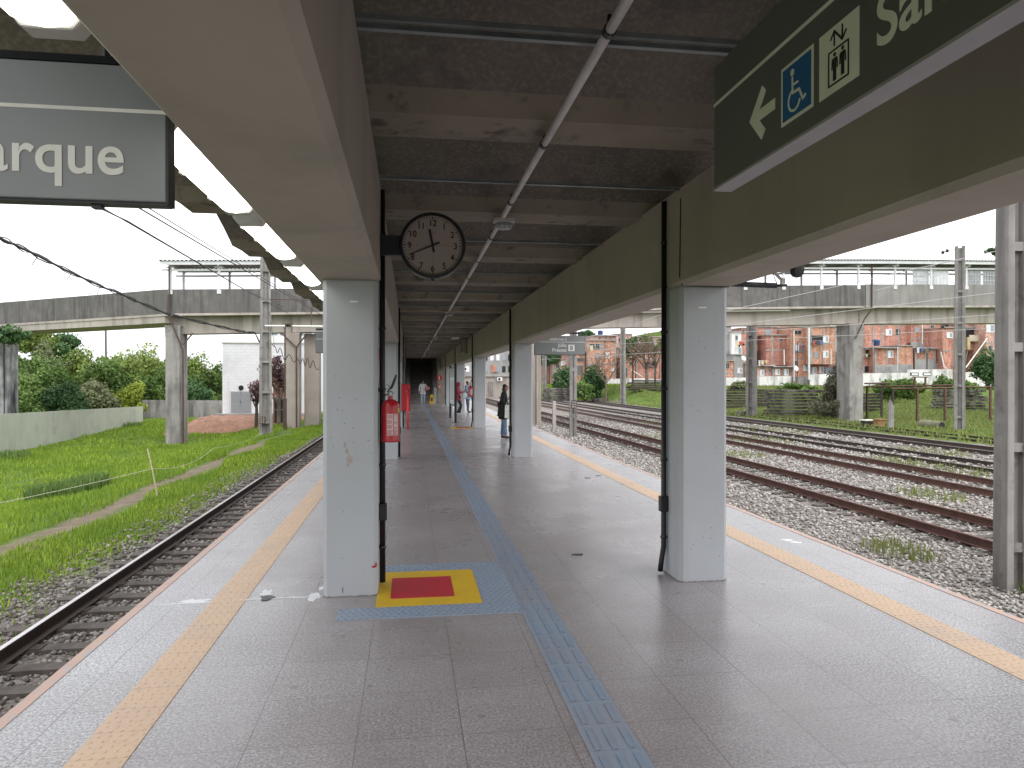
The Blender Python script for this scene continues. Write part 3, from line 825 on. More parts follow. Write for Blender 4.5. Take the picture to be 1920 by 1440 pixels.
# fluorescent fixtures outside the left beam
def fixture(y0, y1, label):
    t = thing('fluorescent_fixture', label, 'ceiling light', (-.93, (y0 + y1) / 2, 2.7), 'fluorescent fixtures along the left beam')
    x, z = -.935, 2.672
    m = MB(); m.prism([(x - .092, z), (x + .092, z), (x + .07, z + .05), (x - .07, z + .05)], 'y', y0 + .02, y1 - .02); obj('housing', m, M_lumbody, t)
    prof = [(x + .095 * math.cos(math.pi * k / 8 + math.pi), z - .004 + .062 * math.sin(math.pi * k / 8 + math.pi)) for k in range(9)]
    m = MB()
    rings = [(y0, .45), (y0 + .02, .8), (y0 + .06, 1), (y1 - .06, 1), (y1 - .02, .8), (y1, .45)]
    vs = []
    for (yy, s_) in rings: vs += [(x + (a - x) * s_, yy, z - .004 + (b - z + .004) * s_) for a, b in prof]
    fs = []
    for r_ in range(5):
        for k in range(8): fs.append((r_ * 9 + k, r_ * 9 + k + 1, r_ * 9 + k + 10, r_ * 9 + k + 9))
        fs.append((r_ * 9, r_ * 9 + 9, r_ * 9 + 17, r_ * 9 + 8))
    fs += [tuple(range(9)), tuple(range(53, 44, -1))]
    m.add(vs, fs); obj('diffuser', m, M_lum, t, smooth=False)
    for (ya, yb) in ((y0 - .05, y0 + .025), (y1 - .025, y1 + .05)):
        m = MB(); m.prism([(x - .098, z - .012), (x - .065, z - .055), (x + .065, z - .055), (x + .098, z - .012), (x + .078, z + .052), (x - .078, z + .052)], 'y', ya, yb); obj('end_cap', m, M_lumbody, t, bevel=.008)
    for yy in (y0 + .2, (y0 + y1) / 2, y1 - .2):
        for sx in (-1, 1):
            m = MB(); m.box(x + sx * .099 - .006, x + sx * .099 + .006, yy - .02, yy + .02, z - .03, z + .02); obj('clip', m, M_lumbody, t)
    m = MB()
    for yy in (y0 + .3, y1 - .3): m.box(x - .01, x + .25, yy - .012, yy + .012, z + .05, z + .065)
    obj('bracket', m, M_steel, t)
fl = ['topmost left lit fluorescent fixture, cut by the corner above the grey hanging sign', 'lit fluorescent fixture just right of the near left hanging sign', 'lit fluorescent fixture after the one beside the hanging sign, with grey end cap', 'lit fluorescent fixture ending above the nearest left column', 'lit fluorescent fixture partly behind the nearest left column']
for (a, b), l_ in zip(((.62, 2.03), (2.78, 4.10), (4.42, 5.62), (5.96, 7.14), (7.5, 8.7)), fl): fixture(a, b, l_)
# wiring rail above them
m = MB(); m.box(-.775, -.70, -2, 20, 2.86, 2.885); m.box(-.725, -.705, -2, 20, 2.885, 2.93)
tag(obj('cable_tray', m, M_steel), 'thin steel cable tray along the outside of the left beam above the lights', 'cable tray')

# ------------------------------------------------------------------ lettering helper
def text_geo(s, size, bold=0.0, align='LEFT', spacing=1.0):
    cu = bpy.data.curves.new('t', 'FONT'); cu.body = s; cu.size = size; cu.offset = bold; cu.align_x = align; cu.extrude = 0.0012; cu.space_character = spacing
    o = bpy.data.objects.new('t', cu); COL.objects.link(o)
    dg = bpy.context.evaluated_depsgraph_get(); dg.update()
    me = bpy.data.meshes.new_from_object(o.evaluated_get(dg))
    vs = [v.co.copy() for v in me.vertices]; fs = [tuple(p.vertices) for p in me.polygons]
    bpy.data.objects.remove(o); bpy.data.curves.remove(cu); bpy.data.meshes.remove(me)
    return vs, fs
def put_text(m, s, size, M, bold=0, align='LEFT', mi=0, spacing=1.0, sx=1.0):
    vs, fs = text_geo(s, size, bold, align, spacing)
    if sx != 1: vs = [Vector((v.x * sx, v.y, v.z)) for v in vs]
    m.add(vs, fs, mi, M)
def face_cam(x, y, z): return Matrix.Translation((x, y, z)) @ Matrix.Rotation(R(90), 4, 'X')       # reads towards -y viewer
def face_left(x, y, z): return Matrix(((0, 0, -1, x), (-1, 0, 0, y), (0, 1, 0, z), (0, 0, 0, 1)))   # reads towards a viewer at smaller x

# left near sign
def hang_sign(x0, x1, y, label, kind):
    t = thing('hanging_sign', label, 'sign', ((x0 + x1) / 2, y, 2.29), 'grey signs hung across the platform edges')
    m = MB(); m.box(x0, x1, y, y + .075, 2.29, 2.735); obj('panel', m, M_sign, t, bevel=.004)
    m = MB(); m.box(x0, x1, y + .01, y + .065, 2.281, 2.29); m.box(x0 + .25, x0 + .28, y + .02, y + .05, 2.265, 2.285); m.box(x1 - .24, x1 - .21, y + .02, y + .05, 2.268, 2.285); obj('bottom_trim', m, M_signblk, t)
    for xa in (x0 - .006, x1):
        m = MB(); m.box(xa, xa + .006, y + .004, y + .071, 2.284, 2.74); obj('end_trim', m, M_signblk, t)
    m = MB(); m.box(x0, x1, y - .0015, y + .004, 2.580, 2.592); obj('divider_line', m, M_signtxt, t)
    m = MB()
    if kind == 1:
        put_text(m, 'Parque', .190, face_cam(-.927, y - .002, 2.376), .0024, 'RIGHT', spacing=1.02, sx=.97)
    elif kind == 2:
        put_text(m, 'Plataforma 2', .088, face_cam(3.66, y - .002, 2.625), .0012, 'RIGHT')
        put_text(m, 'Júlio', .118, face_cam(3.66, y - .002, 2.473), .0018, 'RIGHT')
        put_text(m, 'Prestes', .118, face_cam(3.66, y - .002, 2.360), .0018, 'RIGHT')
        m.box(3.70, 3.85, y - .002, y + .003, 2.375, 2.525)
    if m.v: obj('lettering', m, M_signw if kind == 2 else M_signtxt, t)
    if kind == 2:
        m = MB(); put_text(m, '8', .150, face_cam(3.775, y - .0045, 2.398), .0, 'CENTER'); obj('line_number', m, M_signblk, t)
    m = MB()
    for xx in (x0 + .2, x1 - .2): m.tube([(xx, y + .04, 2.735), (xx, y + .04, 3.80 if abs(y - 2.5) > .1 else 3.82)], .012, 8)
    if kind == 1:
        m.prism([(y + .01, 2.742), (y + .16, 2.742), (y + .16, 2.80), (y + .03, 2.775)], 'x', x0 - .1, x1 + .04)
    else: m.box(x0, x1, y + .02, y + .06, 2.78, 2.82)
    obj('hanger', m, M_signblk, t)
    return t
hang_sign(-2.02, -.80, 2.5, 'large grey hanging sign lettered arque at the upper left', 1)
hang_sign(-2.02, -.80, 15.9, 'distant grey hanging sign seen as a sliver left of the nearest column', 0)
hang_sign(2.90, 4.10, 16.35, 'grey hanging sign reading Plataforma 2, Julio Prestes and 8', 2)

# right sign along the aisle
t = thing('direction_sign', 'dark green hanging sign with arrow, wheelchair and lift symbols and large lettering', 'sign', (1.24, 1.3, 2.46))
ye = 2.69
m = MB(); m.box(1.203, 1.273, -.6, ye, 2.462, 2.942); obj('panel', m, M_sign_d, t, bevel=.002)
m = MB(); m.box(1.2, 1.276, -.6, ye + .003, 2.4525, 2.462); obj('bottom_edge', m, M_signedge, t)
FL = lambda s_, z_, d=0: face_left(1.203 - d, ye - s_, z_)
m = MB(); m.prism([(0.0, 2.785), (3.2, 2.785), (3.2, 2.797), (0.0, 2.797)], 'z', 0, .002, 0, Matrix(((0, 0, -1, 1.203), (-1, 0, 0, ye), (0, 1, 0, 0), (0, 0, 0, 1)))); obj('divider_line', m, M_signtxt, t)
PLN = Matrix(((0, 0, -1, 1.203), (-1, 0, 0, ye), (0, 1, 0, 0), (0, 0, 0, 1)))
m = MB()
m.prism([(.300, 2.618), (.392, 2.713), (.417, 2.686), (.372, 2.636), (.478, 2.636), (.478, 2.600), (.372, 2.600), (.413, 2.557), (.386, 2.528)], 'z', 0, .002, 0, PLN)
obj('arrow', m, M_signtxt, t)
m = MB(); m.box(.519, .705, 2.522, 2.710, 0, .002, 0, PLN); obj('symbol_frame', m, M_signtxt, t)
m = MB(); m.box(.530, .694, 2.533, 2.699, .002, .003, 0, PLN); bp = obj('blue_panel', m, M_blue, t)
P2 = PLN @ Matrix.Translation((0, 0, .003))
m = MB()
m.disc(.590, 2.672, .011, 0, P2)
m.stroke([(.590, 2.655), (.592, 2.607), (.630, 2.605), (.650, 2.568), (.664, 2.574)], .0085, 0, P2)
m.stroke([(.592, 2.632), (.622, 2.631)], .007, 0, P2)
m.stroke([(.601 + .034 * math.cos(R(a)), 2.583 + .034 * math.sin(R(a))) for a in range(115, 345, 14)], .0075, 0, P2)
obj('wheelchair_symbol', m, M_signtxt, t)
m = MB(); m.box(.736, .924, 2.522, 2.710, 0, .002, 0, PLN); obj('symbol_frame', m, M_signtxt, t)
m = MB()
P3 = PLN @ Matrix.Translation((0, 0, .002))
m.stroke([(.785, 2.545), (.878, 2.545), (.878, 2.641), (.785, 2.641)], .005, 0, P3, closed=True)
for cx, oy in ((.808, 0), (.846, .002)):
    m.disc(cx + .006, 2.628 + oy, .006, 0, P3)
    m.stroke([(cx - .003, 2.615 + oy), (cx + .015, 2.615 + oy)], .007, 0, P3)
    m.prism([(cx - .002, 2.618 + oy), (cx + .014, 2.618 + oy), (cx + .013, 2.585 + oy), (cx - .001, 2.585 + oy)], 'z', 0, .0018, 0, P3)
    m.stroke([(cx - .006, 2.613 + oy), (cx - .007, 2.588 + oy)], .004, 0, P3); m.stroke([(cx + .018, 2.613 + oy), (cx + .019, 2.588 + oy)], .004, 0, P3)
    m.stroke([(cx + .002, 2.585 + oy), (cx + .002, 2.556 + oy)], .006, 0, P3); m.stroke([(cx + .010, 2.585 + oy), (cx + .010, 2.556 + oy)], .006, 0, P3)
for (cx, s_) in ((.812, 1), (.850, -1)):
    a, b = (2.655, 2.695) if s_ > 0 else (2.695, 2.655)
    m.stroke([(cx, a), (cx, b)], .006, 0, P3); m.stroke([(cx - .017, b - s_ * .018), (cx, b), (cx + .017, b - s_ * .018)], .006, 0, P3)
obj('lift_symbol', m, M_signblk, t)
m = MB(); put_text(m, 'Saída', .190, FL(.992, 2.560, .0005), .0024); obj('lettering', m, M_signtxt, t)
m = MB()
for yy in (1.9, .9, -.1): m.tube([(1.238, yy, 2.942), (1.238, yy, 3.62)], .012, 8)
obj('hanger', m, M_steel, t)

# ------------------------------------------------------------------ clock
cx, cy, cz, cr = .187, 5.86, 2.795, .268
t = thing('station_clock', 'round station clock with black rim held out on a black bracket', 'clock', (cx, cy, cz))
AX = Matrix.Translation((cx, cy, cz)) @ Matrix.Rotation(R(90), 4, 'X')
m = MB()
m.lathe([(cr - .02, -.06), (cr, -.05), (cr, .045), (cr - .008, .055), (cr - .026, .056), (cr - .026, .03), (cr - .03, .02)], 64, M=AX)
obj('rim', m, M_blk, t, auto=35)
m = MB(); m.lathe([(cr - .024, -.03), (cr - .024, .034)], 64, M=AX); obj('dial', m, M_clockface, t)
m = MB()
PD = Matrix.Translation((cx, cy - .034, cz)) @ Matrix.Rotation(R(90), 4, 'X')
ro = cr - .032
for k in range(60):
    a = R(6 * k); hr = k % 5 == 0
    L, wd = (.021, .0078) if hr else (.015, .0042)
    d = Vector((math.sin(a), math.cos(a)))
    m.stroke([d * ro, d * (ro - L)], wd, 0, PD, rc=False)
for k in range(1, 13):
    a = R(30 * k); rr = ro - .050
    x, y = rr * math.sin(a), rr * math.cos(a)
    put_text(m, str(k), .070, PD @ Matrix.Translation((x, y - .026, 0)), .0014, 'CENTER', sx=.92)
obj('numerals', m, M_clocktxt, t)
m = MB(); put_text(m, 'DIMEP', .019, PD @ Matrix.Translation((.003, .097, 0)), 0, 'CENTER'); m.stroke([(0, .14), (0, -.15)], .0012, 0, PD, rc=False); m.stroke([(-.16, 0), (.16, 0)], .0012, 0, PD, rc=False, h=.0016)
obj('dial_marks', m, flat('dial_brown', (.22, .14, .09), .6), t)
def hand(name, ang, l0, l1, w0, w1, h):
    m = MB(); a = R(ang); d = Vector((math.sin(a), math.cos(a))); n_ = Vector((d.y, -d.x))
    M2 = PD @ Matrix.Translation((0, 0, h))
    p = [-d * l0 + n_ * w0 / 2, -d * l0 - n_ * w0 / 2, d * l1 - n_ * w1 / 2, d * l1 + n_ * w1 / 2]
    m.prism([tuple(q) for q in p], 'z', 0, .002, 0, M2); obj(name, m, M_clocktxt, t)
hand('hour_hand', -11, .055, .133, .015, .018, .006)
hand('minute_hand', 247, .062, .205, .014, .008, .010)
m = MB(); m.disc(0, 0, .012, 0, PD, h=.014); obj('hub', m, M_clocktxt, t)
m = MB(); m.box(-.245, cx - cr + .02, cy - .03, cy + .03, cz - .085, cz + .075); m.box(-.25, -.235, cy - .05, cy + .05, cz - .12, cz + .1); obj('bracket', m, M_signblk, t, bevel=.004)
m = MB(); m.box(cx - .012, cx + .012, cy - .02, cy + .02, cz - cr - .018, cz - cr + .004); obj('drain_cap', m, M_blk, t)

# ------------------------------------------------------------------ fire extinguishers
def extinguisher(loc, label, s_=1.0):
    x, y, z = loc
    t = thing('fire_extinguisher', label, 'fire extinguisher', loc, 'red fire extinguishers')
    T = Matrix.Translation(loc) @ Matrix.Scale(s_, 4)
    m = MB(); m.lathe([(.074, 0), (.080, .006), (.081, .02), (.079, .028), (.079, .30), (.076, .325), (.062, .348), (.04, .36), (.022, .368), (.02, .40)], 28, M=T)
    obj('cylinder', m, M_red, t, auto=40)
    m = MB(); n = 14
    for (a0, a1, z0, z1) in ((-112, -72, .06, .245), (-68, -38, .06, .245)):
        vs = []; fs = []
        for k in range(n + 1):
            a = R(a0 + (a1 - a0) * k / n); vs += [(.0798 * math.cos(a), .0798 * math.sin(a), z0), (.0798 * math.cos(a), .0798 * math.sin(a), z1)]
        for k in range(n): fs.append((2 * k, 2 * k + 2, 2 * k + 3, 2 * k + 1))
        m.add(vs, fs, 0, T)
    # lines of small print, as dark red bars
    for q in range(20):
        z0 = .066 + q * .0088
        if q in (5, 10, 15): continue
        for (a0, a1) in ((-110, -75), (-66, -42)):
            if a0 == -66 and q in (8, 9, 13, 14, 16, 17, 18): continue
            vs = []; fs = []
            for k in range(7):
                a = R(a0 + (a1 - a0 - (q * 7 % 9)) * k / 6); vs += [(.0803 * math.cos(a), .0803 * math.sin(a), z0), (.0803 * math.cos(a), .0803 * math.sin(a), z0 + .0038)]
            for k in range(6): fs.append((2 * k, 2 * k + 2, 2 * k + 3, 2 * k + 1))
            m.add(vs, fs, 1, T)
    obj('instruction_label', m, [M_label, M_red], t, fix=False)
    m = MB(); m.box(.05, .072, -.055, -.03, .255, .295, 0, T @ Matrix.Rotation(R(8), 4, 'Z')); obj('inspection_tag', m, flat('tag_yellow', (.50, .38, .12), .5), t)
    m = MB(); m.lathe([(.017, .395), (.024, .40), (.024, .43), (.015, .44), (.015, .455)], 14, M=T); m.tube([(0, 0, .425), (.045, -.01, .43), (.055, -.012, .43)], .009, 8, M=T); m.disc(0, 0, .017, 0, T @ Matrix.Translation((.045, -.02, .43)) @ Matrix.Rotation(R(90), 4, 'X'), h=.012)
    obj('valve', m, M_steel, t)
    m = MB(); m.tube([(-.02, 0, .445), (.01, 0, .47), (.035, -.005, .535), (.05, -.008, .58)], [.009, .011, .012, .008], 8, M=T); m.tube([(-.02, 0, .43), (.0, 0, .45), (.03, 0, .50)], .006, 6, M=T)
    obj('handle', m, M_blk, t)
    m = MB(); m.tube([(-.01, 0, .42), (-.05, .01, .40), (-.10, .02, .44), (-.115, .03, .50)], .007, 8, M=T)
    m.tube([(.0 + .045 * math.cos(R(a)) - .045, -.01, .465 + .032 * math.sin(R(a))) for a in range(0, 361, 30)], .003, 5, M=T)
    obj('hose', m, M_blk, t)
    return t
extinguisher((-.153, 5.80, 1.20), 'red fire extinguisher hung on the nearest left column', .93)
extinguisher((2.12, 24.95, 1.10), 'red fire extinguisher hung on the third right column', 1.05)
extinguisher((2.05, 49.9, 1.05), 'farthest small red extinguisher on the wall right of the stairs', 1.0)
m = MB(); m.box(-.2485, -.2435, 5.72, 5.86, 1.70, 1.98); m.box(-.2435, -.2425, 5.74, 5.84, 1.86, 1.96, 1)
tag(obj('wall_notice', m, [M_label, M_red]), 'small red and white notice on the inner side of the nearest left column', 'notice')
# round sign over far extinguisher
t = thing('round_sign', 'small round red sign above the farthest extinguisher', 'sign', (2.05, 49.8, 1.8))
m = MB(); m.lathe([(.20, -.01), (.20, .01)], 24, M=Matrix.Translation((2.05, 49.8, 1.83)) @ Matrix.Rotation(R(90), 4, 'X')); obj('disc', m, M_red, t)
m = MB(); m.box(2.02, 2.08, 49.785, 49.789, 1.72, 1.94); obj('mark', m, M_signtxt, t)

# red hose cabinet and hydrant post
t = thing('hose_cabinet', 'red fire hose cabinet beside the third left column', 'fire cabinet', (-.13, 24.75, 1))
m = MB(); m.box(-.285, .02, 24.62, 24.84, .62, 1.55); obj('cabinet_body', m, M_red, t, bevel=.01)
m = MB(); m.box(-.26, -.005, 24.60, 24.62, .66, 1.51); obj('door', m, M_red, t, bevel=.006)
t = thing('hydrant_post', 'bright red hydrant pipe standing before the red cabinet', 'hydrant', (-.05, 24.4, 0))
m = MB(); m.tube([(-.06, 24.4, 0), (-.06, 24.4, 1.28)], .032, 12); obj('standpipe', m, M_redl, t, smooth=True)
m = MB(); m.ball((-.06, 24.4, 1.30), .055); m.tube([(-.13, 24.4, 1.33), (.01, 24.4, 1.33)], .02, 8); m.tube([(-.06, 24.4, 1.30), (-.06, 24.30, 1.26)], .028, 8); obj('valve', m, M_red, t, smooth=True)

# information board on two posts
t = thing('information_board', 'glazed map board on two black posts facing the aisle', 'notice board', (1.8, 30, 0))
for y in (28.1, 31.7):
    m = MB(); m.box(1.75, 1.84, y - .035, y + .035, .01, 2.32); m.box(1.68, 1.91, y - .09, y + .09, 0, .012); obj('post', m, M_blk, t)
m = MB(); m.box(1.77, 1.82, 28.14, 31.66, .62, 2.22); obj('frame', m, M_blk, t)
m = MB(); m.box(1.758, 1.77, 28.25, 31.55, .70, 1.82); obj('map_panel', m, flat('map_paper', (.55, .58, .60), .25), t)
m = MB(); m.box(1.758, 1.77, 28.25, 31.55, 1.85, 2.16); obj('header', m, M_sign, t)
m = MB()
for k in range(6): m.box(1.755, 1.758, 28.4 + k * .52, 28.75 + k * .52, .85, 1.65)
obj('map_print', m, flat('map_print', (.38, .42, .44), .3), t)

# speakers on the right beam, ceiling panel lamp
t = thing('loudspeaker', 'grey box loudspeaker on the right beam beyond the second column', 'loudspeaker', (2.16, 28.2, 2.9))
m = MB(); m.box(2.02, 2.20, 27.6, 28.4, 2.72, 3.27); obj('case', m, M_beam, t, bevel=.01)
m = MB(); m.box(2.012, 2.02, 27.66, 28.34, 2.77, 3.2); obj('grille', m, pm('grille_olive', (.14, .13, .11), None, 60, .7, 0), t)
t = thing('ceiling_panel_lamp', 'small white panel lamp under the far ceiling', 'lamp', (1.6, 26, 3.2))
m = MB(); m.box(1.52, 1.80, 25.9, 26.1, 3.2, 3.26); obj('housing', m, M_white, t, bevel=.01)
m = MB(); m.box(1.535, 1.785, 25.915, 26.085, 3.19, 3.2); obj('lens', m, M_winw, t)

# surveillance camera on its arm
t = thing('security_camera', 'white and black bullet security camera on a black arm from the nearest right column', 'security camera', (2.66, 5.9, 2.58))
m = MB(); m.tube([(2.655, 5.9, 2.545), (3.22, 5.9, 2.535)], .024, 10); m.tube([(3.21, 5.9, 2.535), (3.32, 5.9, 2.54)], .012, 8); obj('arm', m, M_signblk, t, smooth=True)
m = MB(); m.box(3.265, 3.30, 5.885, 5.915, 2.545, 2.60); m.tube([(3.28, 5.9, 2.58), (3.22, 5.94, 2.66), (3.29, 5.98, 2.71)], .014, 8); obj('mount', m, M_white, t)
A = Matrix.Translation((3.35, 5.80, 2.665)) @ Matrix.Rotation(R(18), 4, 'Z') @ Matrix.Rotation(R(14), 4, 'X')
m = MB(); m.box(-.055, .055, .0, .24, -.045, .045, 0, A); obj('body', m, M_white, t, bevel=.015)
m = MB(); m.box(-.062, .062, -.03, .22, .046, .058, 0, A); obj('sun_shield', m, M_white, t, bevel=.008)
m = MB(); m.lathe([(.064, 0), (.066, .02), (.058, .045), (.03, .05)], 20, M=A @ Matrix.Translation((0, .002, -.005)) @ Matrix.Rotation(R(90), 4, 'X')); obj('lens_hood', m, M_blk, t, auto=30)
m = MB(); m.tube([(3.23, 5.9, 2.55), (3.205, 5.9, 2.60), (3.20, 5.93, 2.67), (3.28, 5.98, 2.69)], .004, 5); obj('cable', m, M_blk, t)

# ------------------------------------------------------------------ stairs and end of platform
t = thing('staircase', 'dark staircase rising to the footbridge at the far end of the platform', 'stairs', (.9, 52, 0))
m = MB()
for k in range(26):
    z = .17 * (k + 1); y = 51.6 + .28 * k
    m.box(-.02, 1.72, y, y + .30, z - .17, z - .03, 0); m.box(-.04, 1.74, y - .03, y + .28, z - .03, z, 1)
obj('steps', m, [M_stair, M_stairt], t)
for (a, b) in ((-.30, -.04), (1.74, 1.98)):
    m = MB(); m.prism([(51.3, 0), (58.9, 0), (58.9, 5.4), (58.3, 5.4), (51.3, 1.1)], 'x', a, b); obj('side_wall', m, M_col, t)
for x in (-.0, 1.68):
    m = MB(); m.tube([(x, 51.4, .95), (x, 58.5, 5.3)], .025, 8)
    for k in range(8): m.tube([(x, 51.5 + k, .05 + .607 * k), (x, 51.5 + k, 1.0 + .613 * k)], .014, 6)
    obj('handrail', m, M_steel, t)
m = MB(); m.box(-.6, 2.5, 52.2, 60, 3.3, 3.5); m.prism([(53, 3.5), (60, 7.5), (60, 7.8), (53, 3.9)], 'x', -.6, 2.5); obj('stair_ceiling', m, M_roof, t)
m = MB(); m.box(1.98, 2.6, 51.2, 59, 0, 3.3); m.box(-.6, -.30, 51.2, 59, 0, 3.3); m.box(-.6, 2.6, 59.5, 59.8, 0, 8); obj('enclosure_wall', m, pm('stairwell_wall', (.30, .27, .23), (.24, .21, .18), 2, .8, .1), t)
m = MB(); m.box(.6, 1.15, 51.0, 51.05, 3.02, 3.13)
tag(obj('stair_sign', m, M_signblk), 'small dark sign hung over the foot of the stairs', 'sign')

# yellow wet floor sign
t = thing('wet_floor_sign', 'yellow folding floor sign standing by the foot of the stairs', 'floor sign', (1.55, 50.3, 0))
for s_ in (-1, 1):
    m = MB(); m.prism([(1.38, .0), (1.72, .0), (1.66, .66), (1.44, .66)], 'y', 50.3, 50.32, 0, Matrix.Translation((0, 50.31, .66)) @ Matrix.Rotation(R(14 * s_), 4, 'X') @ Matrix.Translation((0, -50.31, -.66))); obj('panel', m, M_yellow, t)
m = MB(); m.box(1.50, 1.60, 50.135, 50.14, .2, .45); obj('printed_mark', m, M_signblk, t)

# ------------------------------------------------------------------ railway tracks
def rail_mb(x, y0, y1, zt, seg=1):
    m = MB()
    f = .07; hw = .036; h = .17
    p = [(-f, 0), (f, 0), (f, .012), (.012, .03), (.009, h - .04), (hw, h - .03), (hw, h - .004), (hw - .006, h), (-hw + .006, h), (-hw, h - .004), (-hw, h - .03), (-.009, h - .04), (-.012, .03), (-f, .012)]
    n = len(p)
    ys_ = np.linspace(y0, y1, seg + 1)
    vs = [(x + a, yy, zt - h + b) for yy in ys_ for a, b in p]
    fs = []; mi = []
    for s_ in range(seg):
        for i in range(n): fs.append((s_ * n + i, s_ * n + (i + 1) % n, (s_ + 1) * n + (i + 1) % n, (s_ + 1) * n + i)); mi.append(1 if i == 7 else 0)
    m.v = vs; m.f = fs + [tuple(range(n)), tuple(seg * n + i for i in range(n))]; m.m = mi + [0, 0]
    return m
def track(xc, y0, y1, label, top, mats, nsl, smat, zt=-1.15, ext=1.3, pitch=.62, sink=0):
    t = thing('railway_track', label, 'railway track', (xc, y0, zt - .17), 'railway tracks')
    for s_ in (-1, 1): obj('rail', rail_mb(xc + s_ * .8, y0, y1, zt), mats, t)
    me = None; q = random.Random(int(xc * 10)); proto = None
    n = int((y1 - y0) / pitch)
    extra = MB()
    for k in range(n):
        y = y0 + .3 + k * pitch + q.uniform(-.04, .04)
        if k < nsl:
            if proto is None:
                m = MB(); m.box(-ext, ext, -.105, .105, -.10, .05); m.box(-.95, -.65, -.09, .09, .05, .062, 1); m.box(.65, .95, -.09, .09, .05, .062, 1)
                proto = obj('sleeper', m, [smat, M_raildk], t)
                o = proto
            else:
                o = proto.copy(); COL.objects.link(o)
            o.parent = t; o.matrix_parent_inverse = Matrix.Identity(4)
            o.location = (q.uniform(-.05, .05), y - y0, q.uniform(-.062, -.052) - sink); o.rotation_euler = (q.uniform(-.02, .02), 0, q.uniform(-.03, .03))
        else: extra.box(xc - ext, xc + ext, y - .12, y + .12, zt - .32, zt - .175 - sink)
    if extra.v:
        e = obj('sleepers', extra, smat, t); e['kind'] = 'stuff'
    return t
track(-3.5, 1.0, 150, 'left track beside the platform with one bright worn rail', True, [M_raildk, M_railtop], 90, M_sleeper)
track(11.0, 4.0, 150, 'rusty track nearest the platform on the right', True, [M_rust, M_rust], 90, M_sleeper, sink=.02)
track(15.7, 8.0, 150, 'second track from the right platform edge', True, [M_rust, M_raildk], 80, M_sleeper2, sink=.08)
track(19.6, 10.0, 140, 'third track from the right platform edge', True, [M_raildk, M_raildk], 70, M_sleeper2, sink=.03, zt=-1.21)
track(24.2, 14.0, 120, 'farthest full track, along the edge of the grass', True, [M_raildk, M_raildk], 70, M_sleeper2, sink=.03, zt=-1.21)
t = thing('railway_track', 'overgrown siding half buried in the grass before the pier', 'railway track', (28.5, 26, -1.4), 'railway tracks')
for s_ in (-.8, .8): obj('rail', rail_mb(28.6 + s_, 24, 75, -1.26), [M_raildk, M_raildk], t)

# ------------------------------------------------------------------ lattice and mast poles
def h_pole(loc, h, wd, dp, label, rot=0, taper=.75, fw=.28, rung=2.2, rh=.16, web=True, name='catenary_mast'):
    t = thing(name, label, 'mast', loc, 'concrete catenary masts')
    t.rotation_euler = (0, 0, rot)
    M0 = world(t)
    for s_ in (-1, 1):
        m = MB()
        a = wd / 2; b = wd / 2 * taper; f0 = wd * fw; f1 = f0 * taper
        lo = sorted((s_ * a, s_ * (a - f0))); hi = sorted((s_ * b, s_ * (b - f1)))
        vs = [(lo[0], -dp / 2, -.3), (lo[1], -dp / 2, -.3), (lo[1], dp / 2, -.3), (lo[0], dp / 2, -.3), (hi[0], -dp / 2 * taper, h), (hi[1], -dp / 2 * taper, h), (hi[1], dp / 2 * taper, h), (hi[0], dp / 2 * taper, h)]
        m.add(vs, [(0, 3, 2, 1), (4, 5, 6, 7), (0, 1, 5, 4), (1, 2, 6, 5), (2, 3, 7, 6), (3, 0, 4, 7)], 0, M0)
        obj('mast_leg', m, M_pole, t, bevel=.012)
    z = rung * .45
    while z < h:
        m = MB()
        kx = wd / 2 * (1 - (1 - taper) * z / h) - wd * fw * .6
        m.box(-kx, kx, -dp * .42, dp * .42, z - rh / 2, z + rh / 2, 0, M0); z += rung
        obj('cross_web', m, M_pole, t)
    if web:
        m = MB(); m.box(-wd * .3, wd * .3, -dp * .12, dp * .12, -.3, h * .99, 0, M0); obj('recessed_panel', m, M_pole, t)
    return t
# near right mast (beside the platform)
g = at_d(1892, 1112, 10.35); h_pole((g.x + .05, g.y, -1.38), 9.5, .36, .30, 'tall concrete mast nearest on the right, beside the platform edge', R(-6), .85, .30, 1.45, .13, web=True)
g = at_d(1950, 1112, 10.9); h_pole((g.x, g.y, -1.38), 9.5, .3, .25, 'concrete mast cut off by the right edge of the picture', R(-6), .85, .3, 1.45, .13)
g = at_d(1799, 805, 43.0); h_pole((g.x, g.y, zgf(g.x, g.y)), 11.2, .60, .42, 'ladder-like concrete mast standing in the grass at right', R(-35), .85, .30, 1.9, .14)
g = at_d(1409, 771, 60); h_pole((g.x, g.y, zgf(g.x, g.y)), 10.5, .85, .5, 'concrete mast just right of the nearest right column', R(-50), .8, .3, 2.0, .18)
g = at_d(1168, 754, 86); h_pole((g.x, g.y, zgf(g.x, g.y)), 11.5, .62, .4, 'slender pale mast before the bare tree', R(-40), .85, .3, 2.0, .18)
g = at_d(1021, 748, 104); h_pole((g.x, g.y, zgf(g.x, g.y)), 11.5, .55, .4, 'small distant mast behind the Plataforma 2 sign', R(-40), .85, .35, 2.0, .18)
g = at_d(1074.5, 819, 38.3); h_pole((g.x, g.y, -1.38), 10, .38, .30, 'concrete mast right behind the Plataforma 2 sign', R(-6), .9, .38, 2.5, .2, web=True)
g = at_d(498, 832, 41); h_pole((g.x, g.y, zgf(g.x, g.y)), 10.4, .74, .50, 'big recessed concrete mast in the grass on the left', R(14), .72, .22, 1.75, .12, web=True)
